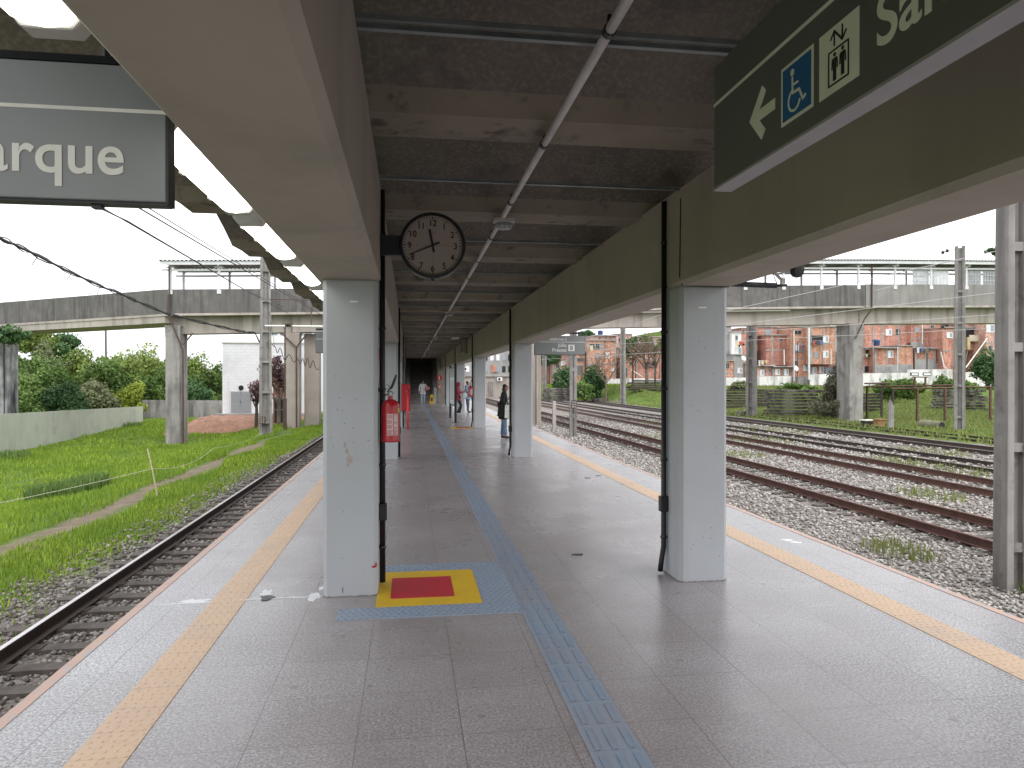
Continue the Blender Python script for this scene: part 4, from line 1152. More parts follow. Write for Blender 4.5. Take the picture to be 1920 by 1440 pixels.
# enamel plates on two of them
g = at_d(1075, 758, 38.0); m = MB(); m.box(g.x - .14, g.x + .14, g.y - .16, g.y - .13, g.z - .22, g.z + .22)
for r_ in range(3):
    for c_ in range(2): m.box(g.x - .10 + c_ * .12, g.x - .02 + c_ * .12, g.y - .165, g.y - .155, g.z - .18 + r_ * .13, g.z - .09 + r_ * .13, 1)
tag(obj('mast_plate', m, [M_raildk, M_pole]), 'small dark marker plate on the mast behind the Plataforma 2 sign', 'plate')
g = at_d(494, 787, 40.7); m = MB(); m.box(g.x - .16, g.x + .16, g.y - .30, g.y - .26, g.z - .2, g.z + .2)
for r_ in range(3):
    for c_ in range(2): m.box(g.x - .11 + c_ * .13, g.x - .03 + c_ * .13, g.y - .305, g.y - .295, g.z - .16 + r_ * .12, g.z - .08 + r_ * .12, 1)
tag(obj('mast_plate', m, [M_raildk, M_pole]), 'small dark marker plate on the big left mast', 'plate')
# low stub post
g = at_d(1039, 806, 42.5); m = MB(); m.box(g.x - .1, g.x + .1, g.y - .1, g.y + .1, -1.5, .3); m.lathe([(.1, 0), (.1, .08), (.02, .13)], 10, c=(g.x, g.y, .3))
tag(obj('stub_post', m, M_girder, bevel=.02), 'short concrete post with a wire beside the right tracks', 'post')
m = MB(); m.tube([(g.x, g.y, .4), (g.x + .5, g.y + .2, 3.2)], .012, 5); tag(obj('guy_wire', m, M_cable), 'thin leaning wire above the short post', 'wire')

# ------------------------------------------------------------------ footbridge
BY = 47.3
fb = thing('footbridge', 'long weathered concrete footbridge crossing over the tracks with a light metal roof', 'footbridge', (0, BY, 0))
def zb(x):      # underside of the girder
    pts = [(-15, 4.62), (0, 5.0), (32.9, 5.82), (60, 6.25)]
    return float(np.interp(x, [p[0] for p in pts], [p[1] for p in pts]))
BW = 2.7
def deck(x0, x1, y0, y1, zf, par, gir, M=None, mats=(M_bridge, M_girder), gy=.75, n=6, parent=None):
    xs_ = np.linspace(x0, x1, n + 1)
    def strip(mb, ya, yb, za, zb_):
        for a, b in zip(xs_[:-1], xs_[1:]):
            A0, B0 = zf(a), zf(b)
            vs = [(a, ya, A0 + za), (b, ya, B0 + za), (b, yb, B0 + za), (a, yb, A0 + za), (a, ya, A0 + zb_), (b, ya, B0 + zb_), (b, yb, B0 + zb_), (a, yb, A0 + zb_)]
            mb.add(vs, [(0, 3, 2, 1), (4, 5, 6, 7), (0, 1, 5, 4), (1, 2, 6, 5), (2, 3, 7, 6), (3, 0, 4, 7)], 0, M)
    m = MB(); strip(m, y0 + gy, y1 - gy, 0, gir); obj('girder', m, mats[1], parent)
    m = MB(); strip(m, y0, y1, gir, gir + .14); obj('deck_slab', m, mats[1], parent)
    m = MB(); strip(m, y0, y0 + .12, gir + .14, gir + .14 + par); obj('parapet', m, mats[0], parent)
    m = MB(); strip(m, y1 - .12, y1, gir + .14, gir + .14 + par); obj('parapet', m, mats[0], parent)
deck(-15.3, 32.7, BY, BY + BW, zb, 1.52, 1.10, parent=fb, n=8)
deck(32.76, 62, BY, BY + BW, zb, 1.55, 1.12, mats=(M_bridge2, M_girder), parent=fb)
# left ramp turning away
A0 = Vector((-15.3, BY + .02, 0)); L0 = at_d(-60, 700, 52.0); dr = (A0 - L0); dr.z = 0; Lr = dr.length; ang = math.atan2(dr.y, dr.x)
MR = Matrix.Translation((L0.x, L0.y, 0)) @ Matrix.Rotation(ang, 4, 'Z')
deck(0, Lr, 0, BW, lambda x: 5.0 + .25 * x / Lr if False else float(np.interp(x, (0, Lr), (5.05, 5.28))), 1.55, .42, M=MR, mats=(M_bridge, M_girder), parent=fb, gy=.05)
def pier(x, y, wd, dp, zt, mat=M_pole, name='pier'):
    m = MB(); z0 = zgf(x, y) - .4
    m.prism(chamf(x - wd / 2, x + wd / 2, y, y + dp, .05), 'z', z0, zt - .7)
    m.prism([(x - wd / 2, zt - .7), (x + wd / 2, zt - .7), (x + wd / 2 + .02, zt - .1), (x + wd / 2 + .06, zt + .02), (x - wd / 2 - .06, zt + .02), (x - wd / 2 - .02, zt - .1)], 'y', y + .02, y + dp - .02)
    return obj(name, m, mat, fb)
M_pier = pm('pier_concrete', (.33, .315, .30), (.25, .24, .225), 1, .85, .4, 12, .01, streak=((.09, .08, .08), .8, 1.8), stain=((.15, .14, .135), 1.1, .52, .68))
M_pier2 = pm('warm_pier', (.36, .32, .28), (.30, .265, .235), 1, .85, .3, 12, .01, streak=((.20, .17, .15), .6, 1.8), stain=((.34, .22, .17), .5, .62, .75))
g = at_y(324.5, 700, BY + .3); pier(g.x, BY + .2, .88, 1.6, zb(-15) + .5, M_pier)
g = at_y(548, 700, BY + .3); pier(g.x, BY + .3, .82, 1.2, zb(-10), M_pier2)
g = at_y(585, 700, BY + 1.6); pier(g.x, BY + 1.5, .98, 1.0, zb(-10), M_pier2)
g = at_y(999, 700, BY + .3); pier(g.x, BY + .3, .38, .8, zb(9), M_pier2)
g = at_y(1010, 700, BY + 1.3); pier(g.x, BY + 1.3, .36, .8, zb(9), M_pier2)
g = at_y(1606, 700, BY + .3); pier(g.x, BY + .3, 1.12, 1.6, zb(32), M_pier)
g = at_y(6, 700, 54.5)
m = MB(); m.box(g.x - 1.8, g.x + .0, 54.5, 55.6, -2.8, 5.1); m.box(g.x + .06, g.x + .42, 54.6, 55.6, -2.8, 5.1); obj('pier', m, pm('ramp_pier', (.40, .40, .41), (.16, .16, .165), 1, .85, .2, streak=((.015, .015, .02), 1.0, 1.1)), fb)
# girder pipe, drain pipes
m = MB(); xs_ = np.linspace(2, 27, 9); m.tube([(x, BY + .22, zb(x) + 1.0) for x in xs_], .045, 6); obj('service_pipe', m, M_signtxt, fb)
def drain(x, zt, zbm, y=BY - .08, parent=fb):
    m = MB(); m.tube([(x, y, zt), (x, y, zbm)], .055, 8); obj('drain_pipe', m, M_brownpipe, parent)
g = at_y(318.5, 700, BY); drain(g.x, 9.0, zb(-15) + 1.0)
m = MB(); m.tube([(g.x, BY - .08, zb(-15) + 1.0), (g.x + .75, BY + .1, 3.6), (g.x + .75, BY + .1, -2.4)], .055, 8); m.tube([(g.x + .75, BY + .1, 3.9), (g.x + 1.3, BY + .3, 4.66)], .05, 8); obj('drain_pipe', m, M_brownpipe, fb)
g = at_y(1633, 700, BY); drain(g.x, 10.4, zb(33) + 1.0)
m = MB(); m.tube([(g.x, BY - .08, zb(33) + 1.0), (g.x - .45, BY + .1, zb(33) + .3), (g.x - 1.1, BY + .2, 4.7)], .055, 8); obj('drain_pipe', m, M_brownpipe, fb)
g = at_y(556, 700, BY + .2); m = MB(); m.tube([(g.x, BY + .2, -1.6), (g.x, BY + .2, 3.8), (g.x - 1, BY + .25, 4.75)], .05, 8); m.tube([(g.x, BY + .2, 3.8), (g.x + .65, BY + .25, 4.7)], .05, 8); obj('drain_pipe', m, M_brownpipe, fb)
g = at_y(1007, 700, BY + .3); m = MB(); m.tube([(g.x - .02, BY + .2, -1.5), (g.x - .02, BY + .2, 4.8)], .045, 8); obj('drain_pipe', m, M_girder, fb)
# bridge roof
def roofrun(x0, x1, step, seed):
    q = random.Random(seed); x = x0
    while x <= x1 + .01:
        zp = zb(x) + 2.74
        for (y, dz) in ((BY + .04, 0), (BY + BW - .04, .0)):
            m = MB(); m.box(x - .07, x + .07, y - .05, y + .05, zp - .25, zp + 1.45); m.box(x - .13, x + .13, y - .08, y + .07, zp - .28, zp - .02)
            obj('roof_post', m, M_white_st, fb)
        m = MB(); m.box(x - .04, x + .04, BY - .3, BY + BW + .3, zp + 1.45, zp + 1.60); m.box(x - .25, x + .25, BY - .1, BY + .1, zp + 1.38, zp + 1.44); obj('rafter', m, M_white_st, fb)
        x += step
    n = 8; xs_ = np.linspace(x0 - .5, x1 + .3, n + 1)
    for (ya, yb, za, zb2) in ((BY - .35, BY - .28, 1.52, 1.74), (BY - .02, BY + .06, 1.18, 1.30), (BY + BW - .06, BY + BW, 1.18, 1.30), (BY + BW + .28, BY + BW + .35, 1.52, 1.74)):
        m = MB()
        for a, b in zip(xs_[:-1], xs_[1:]):
            A_, B_ = zb(a) + 2.74, zb(b) + 2.74
            m.add([(a, ya, A_ + za), (b, ya, B_ + za), (b, yb, B_ + za), (a, yb, A_ + za), (a, ya, A_ + zb2), (b, ya, B_ + zb2), (b, yb, B_ + zb2), (a, yb, A_ + zb2)], [(0, 3, 2, 1), (4, 5, 6, 7), (0, 1, 5, 4), (1, 2, 6, 5), (2, 3, 7, 6), (3, 0, 4, 7)])
        obj('roof_rail', m, M_white_st, fb)
    m = MB(); x = x0 - .6; vs = []; fs = []; k = 0
    while x < x1 + .5:
        for dx, dz in ((0, 0), (.10, 0), (.14, .06), (.20, .06)):
            z = zb(x + dx) + 2.74 + 1.76 + dz
            vs += [(x + dx, BY - .45, z), (x + dx, BY + BW + .45, z)]
        x += .25
    n = len(vs) // 2
    for k in range(n - 1): fs.append((2 * k, 2 * k + 1, 2 * k + 3, 2 * k + 2))
    m.add(vs, fs); rr = obj('roof_sheet', m, M_tin, fb, fix=False)
    sm = rr.modifiers.new('thickness', 'SOLIDIFY'); sm.thickness = .01
roofrun(-14.9, -6.0, 2.93, 1)
roofrun(9.0, 60.0, 2.9, 2)
m = MB()
def grille(m, x0, x1, y, dz0, dz1, step=.14):
    x = x0
    while x < x1: m.box(x, x + .02, y, y + .02, zb(x) + 2.74 + dz0, zb(x) + 2.74 + dz1); x += step
    for k in range(4): z = dz0 + (dz1 - dz0) * k / 3; m.box(x0, x1, y - .005, y + .03, zb(x0) + 2.74 + z, zb(x0) + 2.76 + z)
grille(m, 36, 38.5, BY + .1, 0, 1.15); grille(m, 41, 46, BY + .1, 0, 1.2); grille(m, -9.3, -6, BY + .1, 0, 1.2); grille(m, 16, 24, BY + BW - .12, 0, .5, .3)
obj('guard_grille', m, M_white_st, fb)
for (pa, pb, mt_) in ((1711, 1741, M_white_st), (1743, 1778, M_white_st), (1806, 1838, M_steel), (1842, 1876, M_steel)):
    xa, xb = at_y(pa, 500, BY + .2).x, at_y(pb, 500, BY + .2).x
    z_ = zb((xa + xb) / 2) + 2.76; m = MB(); m.box(xa, xb, BY + .20, BY + .215, z_ + .05, z_ + 1.12)
    k_ = xa
    while k_ < xb: m.box(k_, k_ + .03, BY + .18, BY + .20, z_, z_ + 1.15); k_ += .28
    obj('guard_panel', m, mt_, fb)
# person walking on the ramp is built with the people

# ------------------------------------------------------------------ walls on the left
def wall_seg(name, pts, mat, label, cat='wall', th=.15):
    """pts: (x,y,z0,z1)"""
    m = MB()
    for a, b in zip(pts[:-1], pts[1:]):
        d = Vector((b[0] - a[0], b[1] - a[1], 0)).normalized(); n_ = Vector((-d.y, d.x, 0)) * th
        vs = [(a[0], a[1], a[2]), (b[0], b[1], b[2]), (b[0] + n_.x, b[1] + n_.y, b[2]), (a[0] + n_.x, a[1] + n_.y, a[2]), (a[0], a[1], a[3]), (b[0], b[1], b[3]), (b[0] + n_.x, b[1] + n_.y, b[3]), (a[0] + n_.x, a[1] + n_.y, a[3])]
        m.add(vs, [(0, 3, 2, 1), (4, 5, 6, 7), (0, 1, 5, 4), (1, 2, 6, 5), (2, 3, 7, 6), (3, 0, 4, 7)])
    return tag(obj(name, m, mat), label, cat)
a = at_d(-40, 779, 35.8); b = at_d(268, 762, 68)
wall_seg('boundary_wall', [(a.x, a.y, -2.9, a.z), (b.x, b.y, -2.9, b.z)], M_wallg, 'long pale green wall along the far side of the grass')
a = at_d(266, 750, 76); b = at_d(430, 751, 78)
wall_seg('concrete_wall', [(a.x, a.y, -2.9, a.z), (b.x, b.y, -2.9, b.z)], M_wallgrey, 'dark streaked wall below the trees left of the white building')

# soil mound and white building
def mound():
    xs_ = np.linspace(-18.6, -7.2, 40); ys_ = np.linspace(54, 76, 40)
    X, Y = np.meshgrid(xs_, ys_)
    e = np.minimum(np.minimum((X + 18.6) / 2.5, (-7.2 - X) / 2.5), np.minimum((Y - 54.2) / 4.5, 1.5))
    rg = np.random.default_rng(2)
    Z = zg(X, Y) - .3 + (-1.22 - zg(X, Y) + .3) * sstep(e + .06 * np.sin(X * 2) + .06 * np.sin(Y * 1.7 + X)) + rg.normal(0, .035, X.shape)
    V = np.stack([X, Y, Z], -1).reshape(-1, 3); nx = 40
    i, j = np.meshgrid(np.arange(39), np.arange(39)); a = (j * nx + i).ravel()
    tag(raw('soil_mound', V, np.stack([a, a + 1, a + 1 + nx, a + nx], -1), M_soil, smooth=True), kind='structure')
mound()
t = thing('utility_building', 'white painted block building with grey double doors beyond the left grass', 'building', (-13, 62, -1.2))
g0 = at_y(417, 775, 62.0); g1 = at_y(588, 775, 62.0); top = at_y(417, 643, 62).z
m = MB(); m.box(g0.x, g1.x, 62.0, 70, -1.5, top); obj('wall', m, M_wbrick, t)
m = MB(); m.box(g0.x - .1, g1.x + .1, 61.9, 70.1, top, top + .12); obj('roof', m, M_white, t)
m = MB(); m.box(at_y(400, 0, 61).x, g1.x, 61, 62, -1.5, at_y(450, 775, 62).z); obj('step', m, M_slab, t)
d0 = at_y(433, 776, 61.95); d1 = at_y(471, 734, 61.95); mid = (d0.x + d1.x) / 2
M_doorg = flat('grey_door', (.30, .315, .33), .5)
for (a, b) in ((d0.x, mid - .015), (mid + .015, d1.x)):
    m = MB(); m.box(a, b, 61.93, 62, d0.z + .05, d1.z); m.box(a + .08, b - .08, 61.92, 61.93, d0.z + .15, d0.z + .75, 1); m.box(a + .08, b - .08, 61.92, 61.93, d0.z + .85, d1.z - .1, 1)
    dd = obj('door', m, [M_doorg, flat('door_panel', (.27, .285, .30), .5)], t)
m = MB(); m.box(mid - .05, mid - .02, 61.90, 61.94, d0.z + .9, d0.z + 1.08); obj('handle', m, M_blk, dd)
g = at_y(452, 727, 61.95); m = MB(); m.lathe([(.2, -.04), (.2, .04), (.12, .06), (.12, .02)], 20, M=Matrix.Translation(g) @ Matrix.Rotation(R(90), 4, 'X')); m.box(g.x - .03, g.x + .03, 61.85, 61.9, g.z - .03, g.z + .03); obj('vent', m, M_blk, t)
g = at_y(428.5, 700, 61.9); m = MB(); m.tube([(g.x, 61.93, -1.1), (g.x, 61.93, 1.8)], .04, 6); obj('down_pipe', m, M_white, t)
t = thing('brick_shed', 'low shed with dark gate between the left mast and the pier', 'shed', (-9, 57, -1.3))
g0 = at_y(512, 775, 57); g1 = at_y(533, 775, 57); z0 = -1.6
m = MB(); m.box(g0.x, g1.x, 57, 59, z0, at_y(520, 715, 57).z); obj('wall', m, M_br[2], t)
m = MB(); m.box(g0.x - .1, g1.x + .1, 56.8, 59.1, at_y(520, 748, 57).z, at_y(520, 744, 57).z); obj('canopy', m, M_slab, t)
m = MB(); m.box(g0.x + .12, g1.x - .1, 56.93, 57, z0, at_y(520, 750, 57).z); m.box(g0.x + .1, g1.x - .1, 56.9, 56.93, at_y(520, 768, 57).z - .03, at_y(520, 768, 57).z, 1); obj('gate', m, [M_wind, M_steel], t)
# distant office block beyond with blue glazing
t = thing('office_block', 'distant white office block with bluish windows behind the left piers', 'building', (-20, 110, 0))
g0 = at_y(498, 775, 110); g1 = at_y(650, 775, 110); zt = at_y(520, 560, 110).z
m = MB(); m.box(g0.x, g1.x, 110, 120, -2, zt); obj('wall', m, M_white, t)
for k in range(10):
    for r_ in range(3):
        x = g0.x + .8 + k * 1.25; z = 5.4 + r_ * 3
        m = MB(); m.box(x, x + .95, 109.93, 110, z, z + 2.0); w_ = obj('window', m, flat('office_frame', (.45, .47, .5), .5) if k == 0 and r_ == 0 else bpy.data.materials['office_frame'], t)
        m = MB(); m.box(x + .06, x + .89, 109.9, 109.93, z + .06, z + 1.94); obj('pane', m, flat('office_glass', (.22, .30, .40), .15) if k == 0 and r_ == 0 else bpy.data.materials['office_glass'], w_)
# short stub post, rope stakes
g = at_d(534, 822, 44.5); m = MB(); m.box(g.x - .1, g.x + .1, g.y - .1, g.y + .1, zgf(g.x, g.y) - .2, zgf(g.x, g.y) + 2.0); m.tube([(g.x, g.y, zgf(g.x, g.y) + 1.8), (g.x + .02, g.y, 5)], .05, 6)
tag(obj('stub_post', m, M_brownpipe), 'rusty brown stub post with a pale pipe before the left piers', 'post')
g = at_d(296, 932, 18.6); z = zgf(g.x, g.y)
m = MB(); m.tube([(g.x, g.y, z - .1), (g.x - .13, g.y, z + .65), (g.x - .27, g.y + .02, z + 1.28)], .018, 6)
tag(obj('stake', m, pm('bamboo', (.50, .45, .28), (.38, .34, .22), 20, .6, .1)), 'thin leaning bamboo stake in the grass by the dirt path', 'stake')
def sag(p, q, n=16, d=.3):
    p, q = Vector(p), Vector(q)
    return [p.lerp(q, k / n) - Vector((0, 0, d * 4 * (k / n) * (1 - k / n))) for k in range(n + 1)]
m = MB(); q1 = (g.x - .15, g.y, z + .75); m.tube(sag((-13.5, 9.5, -1.0), q1, 12, .25) + sag(q1, at_d(400, 840, 30), 10, .25)[1:] + sag(at_d(400, 840, 30), at_d(492, 812, 40), 8, .15)[1:], .008, 5)
tag(obj('rope', m, pm('pale_rope', (.48, .47, .36), None, 9, .8, 0)), 'thin pale cord strung from the bamboo stake across the grass', 'rope')

# ------------------------------------------------------------------ vegetation
def leaf_cloud(c, r, n, ls, seed, lobes=14, flatb=.25, fill=.35, out=1.0):
    rg = np.random.default_rng(seed)
    c = np.array(c, float); r = np.array(r, float)
    d = rg.normal(size=(lobes, 3)); d /= np.linalg.norm(d, axis=1)[:, None]
    d[:, 2] = d[:, 2] * .9 + .1
    lc = d * rg.uniform(.30, .90, (lobes, 1)); lr = rg.uniform(.20, .46, lobes)
    k = rg.integers(0, lobes, n)
    u = rg.normal(size=(n, 3)); u /= np.linalg.norm(u, axis=1)[:, None]
    rad = lr[k] * (1 - fill * rg.uniform(0, 1, n) ** 1.5) * rg.uniform(.92, 1.18, n)
    p = lc[k] + u * rad[:, None]
    p[:, 2] = np.maximum(p[:, 2], -1.0 + flatb * 0)
    spr = rg.uniform(0, 1, n) < .07                       # loose sprigs sticking out of the outline
    p[spr] *= rg.uniform(1.05, 1.28, (int(spr.sum()), 1))
    pos = c + p * r
    nrm = u + rg.normal(0, .7, (n, 3)); nrm /= np.linalg.norm(nrm, axis=1)[:, None]
    t = np.cross(nrm, rg.normal(size=(n, 3))); t /= np.linalg.norm(t, axis=1)[:, None]
    b = np.cross(nrm, t)
    s_ = ls * rg.uniform(.55, 1.35, (n, 1))
    V = np.stack([pos - t * s_, pos - b * s_ * .5, pos + t * s_, pos + b * s_ * .5], 1).reshape(-1, 3)
    a = np.arange(n) * 4
    lobe_sh = rg.uniform(0, .75, lobes)
    sh = np.repeat(np.clip(.25 * rg.uniform(0, 1, n) + lobe_sh[k], 0, 1), 4)
    return V, np.stack([a, a + 1, a + 2, a + 3], -1), sh
def branches(m, base, top, spread, r0, seed, depth=3, n0=5, mi=0):
    q = random.Random(seed)
    def grow(p, d, L, r, k):
        e = p + d * L; mid_ = p.lerp(e, .5) + Vector((q.uniform(-1, 1), q.uniform(-1, 1), q.uniform(-.3, .3))) * L * .07
        m.tube([p, mid_, e], [r, r * .85, r * .65], 6 if k > 1 else 4, mi, cap=k == 0)
        if k == 0: return
        for _ in range(q.choice((2, 3, 3))):
            nd = (d + Vector((q.uniform(-1, 1), q.uniform(-1, 1), q.uniform(-.25, .7))) * spread).normalized()
            grow(e, nd, L * q.uniform(.55, .8), r * .62, k - 1)
    base = Vector(base); h = Vector(top) - base
    trunk_top = base + h * .38
    m.tube([base - Vector((0, 0, .3)), base + h * .2 + Vector((.05, 0, 0)), trunk_top], [r0 * 1.35, r0, r0 * .85], 8, mi, cap=False)
    for i in range(n0):
        a = 6.283 * i / n0 + q.uniform(-.4, .4)
        d = Vector((math.cos(a) * spread, math.sin(a) * spread, 1)).normalized()
        grow(trunk_top - Vector((0, 0, .1)), d, h.length * .26, r0 * .6, depth)
def tree(px, py, D, rw, rh, kind, label, n=3500, ls=.2, seed=1, cat='tree', name=None, group=None, bark=None, zbase=None, lobes=14):
    c = at_d(px, py, D); s_ = D / F
    r = (rw * s_, rw * s_ * .8, rh * s_)
    zb_ = zgf(c.x, c.y) if zbase is None else zbase
    if (cat == 'shrub' or group == GL) and kind != 'purple' and not label.startswith(('tall dark', 'bright green treetop')) and c.z + r[2] - zb_ < 12:
        tp = c.z + r[2]; zlo = zb_ - .2; c.z = (tp + zlo) / 2; k_ = (tp - zlo) / 2 / r[2]; r = (r[0], r[1], (tp - zlo) / 2)
        n = int(n * min(k_, 2.2)); lobes = int(lobes * min(k_, 2) * 1.3)
    t = thing(name or ('shrub' if cat == 'shrub' else 'leafy_tree'), label, cat, (c.x, c.y, zb_), group)
    V, Fc, sh = leaf_cloud(c, r, n, ls, seed, lobes)
    raw('crown', V, Fc, LEAF[kind], sh, parent=t)
    m = MB(); tz = max(c.z - r[2] * .2, zb_ + .4)
    m.tube([(c.x, c.y, zb_ - .3), (c.x + .05, c.y, (zb_ + tz) / 2), (c.x, c.y, tz)], [.16, .12, .08], 7, cap=False)
    q = random.Random(seed)
    for k in range(7):
        a = q.uniform(0, 6.28); e = Vector((c.x + math.cos(a) * r[0] * .7, c.y + math.sin(a) * r[1] * .7, c.z + r[2] * q.uniform(-.2, .7)))
        st = Vector((c.x, c.y, zb_ + (tz - zb_) * q.uniform(.4, .95)))
        m.tube([st, st.lerp(e, .5) + Vector((0, 0, -.1)), e], [.07, .045, .02], 5, cap=False)
    obj('trunk', m, bark or M_bark, t)
    return t
GL = 'trees and shrubs beyond the left walls'
T = [
 (108, 656, 95, 48, 34, 'dark', 'tall dark green tree with rounded crown, highest under the ramp', 5200, .26),
 (66, 645, 88, 34, 34, 'light', 'bright green treetop just under the footbridge ramp', 3600, .24),
 (45, 695, 74, 44, 48, 'mid', 'mid green tree behind the ramp pier at the far left', 6500, .2),
 (60, 742, 62, 62, 42, 'mid', 'leafy green bush spilling over the left end of the pale wall', 7500, .15),
 (112, 750, 54, 42, 32, 'dark', 'glossy green bush drooping over the top of the pale green wall', 7000, .13),
 (92, 712, 78, 48, 30, 'mid', 'green tree above the drooping bush', 5500, .2),
 (160, 692, 86, 50, 28, 'light', 'yellowish green tree crown right of the dark tree', 5500, .2),
 (172, 738, 72, 46, 34, 'olive', 'grey green feathery bush above the middle of the pale wall', 7500, .16),
 (226, 694, 84, 50, 32, 'light', 'wide yellowish crown above the yellow bush', 6000, .2),
 (200, 716, 80, 52, 34, 'mid', 'dense green crown in the middle of the tree row', 6000, .2),
 (243, 741, 74, 30, 20, 'yellow', 'yellow green bush above the right end of the pale wall', 3200, .14),
 (286, 690, 82, 38, 34, 'light', 'light green crown left of the tall bridge pier', 5000, .2),
 (290, 728, 79, 40, 34, 'mid', 'dark mid green bush over the streaked wall', 5500, .18),
 (364, 702, 86, 36, 34, 'light', 'light green crown just right of the tall bridge pier', 4500, .2),
 (398, 716, 84, 34, 36, 'mid', 'green tree beside the white building', 5000, .2),
 (362, 742, 80, 40, 28, 'dark', 'dark green bush over the wall right of the tall pier', 5000, .18),
 (20, 720, 66, 40, 50, 'mid', 'green bush behind the streaked ramp pier', 4500, .18),
 (140, 705, 96, 46, 34, 'dark', 'dark tree filling the gap below the tall dark crown', 5000, .24),
 (262, 702, 94, 46, 36, 'mid', 'mid green tree behind the yellow green bush', 5000, .22),
 (322, 706, 92, 40, 34, 'mid', 'green tree seen on both sides of the tall bridge pier', 5000, .22),
 (84, 690, 84, 40, 40, 'olive', 'olive green tree just right of the ramp pier', 5200, .2),
]
for i, (px, py, D, rw, rh, kd, lb, n, ls) in enumerate(T):
    tree(px, py, D, rw, rh, kd, lb, n, ls, 100 + i, 'shrub' if 'bush' in lb else 'tree', group=GL)
for i, (px, py) in enumerate(((110, 775), (40, 770), (200, 766), (330, 765))):
    pass
# hanging creeper over the ramp end
c = at_d(14, 630, 48.5); V, Fc, sh = leaf_cloud(c, (1.6, .8, .55), 1500, .16, 77, 22)
tag(raw('creeper', V, Fc, LEAF['dark'], sh), 'dark fronds hanging below the ramp at the left edge', 'plant')
# purple-leaved tree by the white building
tree(522, 712, 52, 36, 40, 'purple', 'thin reddish purple tree between the left mast and the white building', 1700, .13, 55, 'tree', bark=M_barkg)
tree(480, 735, 53.5, 20, 20, 'purple', 'low reddish branch of leaves left of the big mast', 900, .12, 56, 'shrub', name='purple_shrub')
# right side vegetation
GR = 'trees and shrubs before the brick houses'
for i, a_ in enumerate([
 (1186, 650, 100, 32, 24, 'dark', 'dense dark green tree crown left of the nearest right column', 2600, .2, 'tree'),
 (1228, 652, 102, 26, 26, 'olive', 'olive brown crown touching the nearest right column', 1300, .18, 'tree'),
 (1112, 706, 101, 24, 20, 'dark', 'round dark bush before the tall brick house', 3200, .2, 'shrub'),
 (1055, 700, 104, 18, 14, 'dark', 'dark bush left of the mast behind the sign', 2000, .2, 'shrub'),
 (1030, 660, 118, 24, 34, 'dark', 'dark tree behind the Plataforma 2 sign', 3200, .3, 'tree'),
 (1095, 727, 98, 26, 12, 'mid', 'low green castor bush on the grassy bank', 2000, .22, 'shrub'),
 (1097, 632, 150, 16, 12, 'dark', 'dark treetop above the brick roofs by the sign', 1200, .35, 'tree'),
 (1582, 742, 55, 42, 42, 'thicket', 'grey brown tangled thicket left of the right bridge pier', 9000, .10, 'shrub'),
 (1560, 765, 54, 40, 22, 'thicket', 'low tangled brush over the end of the concrete stack', 3500, .10, 'shrub'),
 (1700, 726, 80, 38, 20, 'mid', 'broad leaved green shrub behind the rusty frame', 3800, .18, 'shrub'),
 (1668, 732, 76, 28, 18, 'mid', 'green shrub just right of the right bridge pier', 2600, .18, 'shrub'),
 (1770, 722, 84, 24, 14, 'mid', 'green castor shrub behind the ladder-like mast', 1800, .2, 'shrub'),
 (1818, 725, 84, 14, 10, 'mid', 'small green shrub right of the ladder-like mast', 900, .2, 'shrub'),
 (1852, 684, 97, 30, 26, 'dark', 'dark green bush under the balcony at the far right', 3600, .22, 'shrub'),
 (1386, 726, 92, 26, 9, 'olive', 'dry brush on top of the dark sleepers right of the near column', 1600, .18, 'shrub'),
 (1495, 727, 92, 34, 8, 'mid', 'strip of green weeds below the white wall', 1800, .2, 'shrub'),
 (1886, 472, 150, 32, 14, 'dark', 'distant treetop above the footbridge roof at the far right', 1800, .4, 'tree'),
 (875, 640, 160, 12, 10, 'light', 'yellowish treetop seen between the far columns', 700, .4, 'tree')]):
    px, py, D, rw, rh, kd, lb, n, ls, ct = a_
    tree(px, py, D, rw, rh, kd, lb, n, ls, 200 + i, ct, group=GR)
def bare(px, base_py, top_py, D, label, seed, sp=.75, r0=.2, n=1500, kind='twig', rw=.7):
    b = at_d(px, base_py, D); tp = at_d(px, top_py, D); b.z = min(b.z, zgf(b.x, b.y) + .1)
    t = thing('bare_tree', label, 'tree', b, GR)
    m = MB(); branches(m, b, tp, sp, r0, seed, 3); obj('trunk', m, M_barkg, t)
    h = tp.z - b.z
    V, Fc, sh = leaf_cloud((b.x, b.y, b.z + h * .72), (h * rw * .6, h * .5, h * .38), n, .085, seed, 20); raw('crown', V, Fc, LEAF[kind], sh, parent=t)
bare(1212, 727, 632, 95, 'bare reddish branching tree left of the nearest right column', 5, .8, .24, 2600)
bare(1136, 712, 660, 98, 'smaller bare tree before the brick houses', 6, .8, .13, 1500)

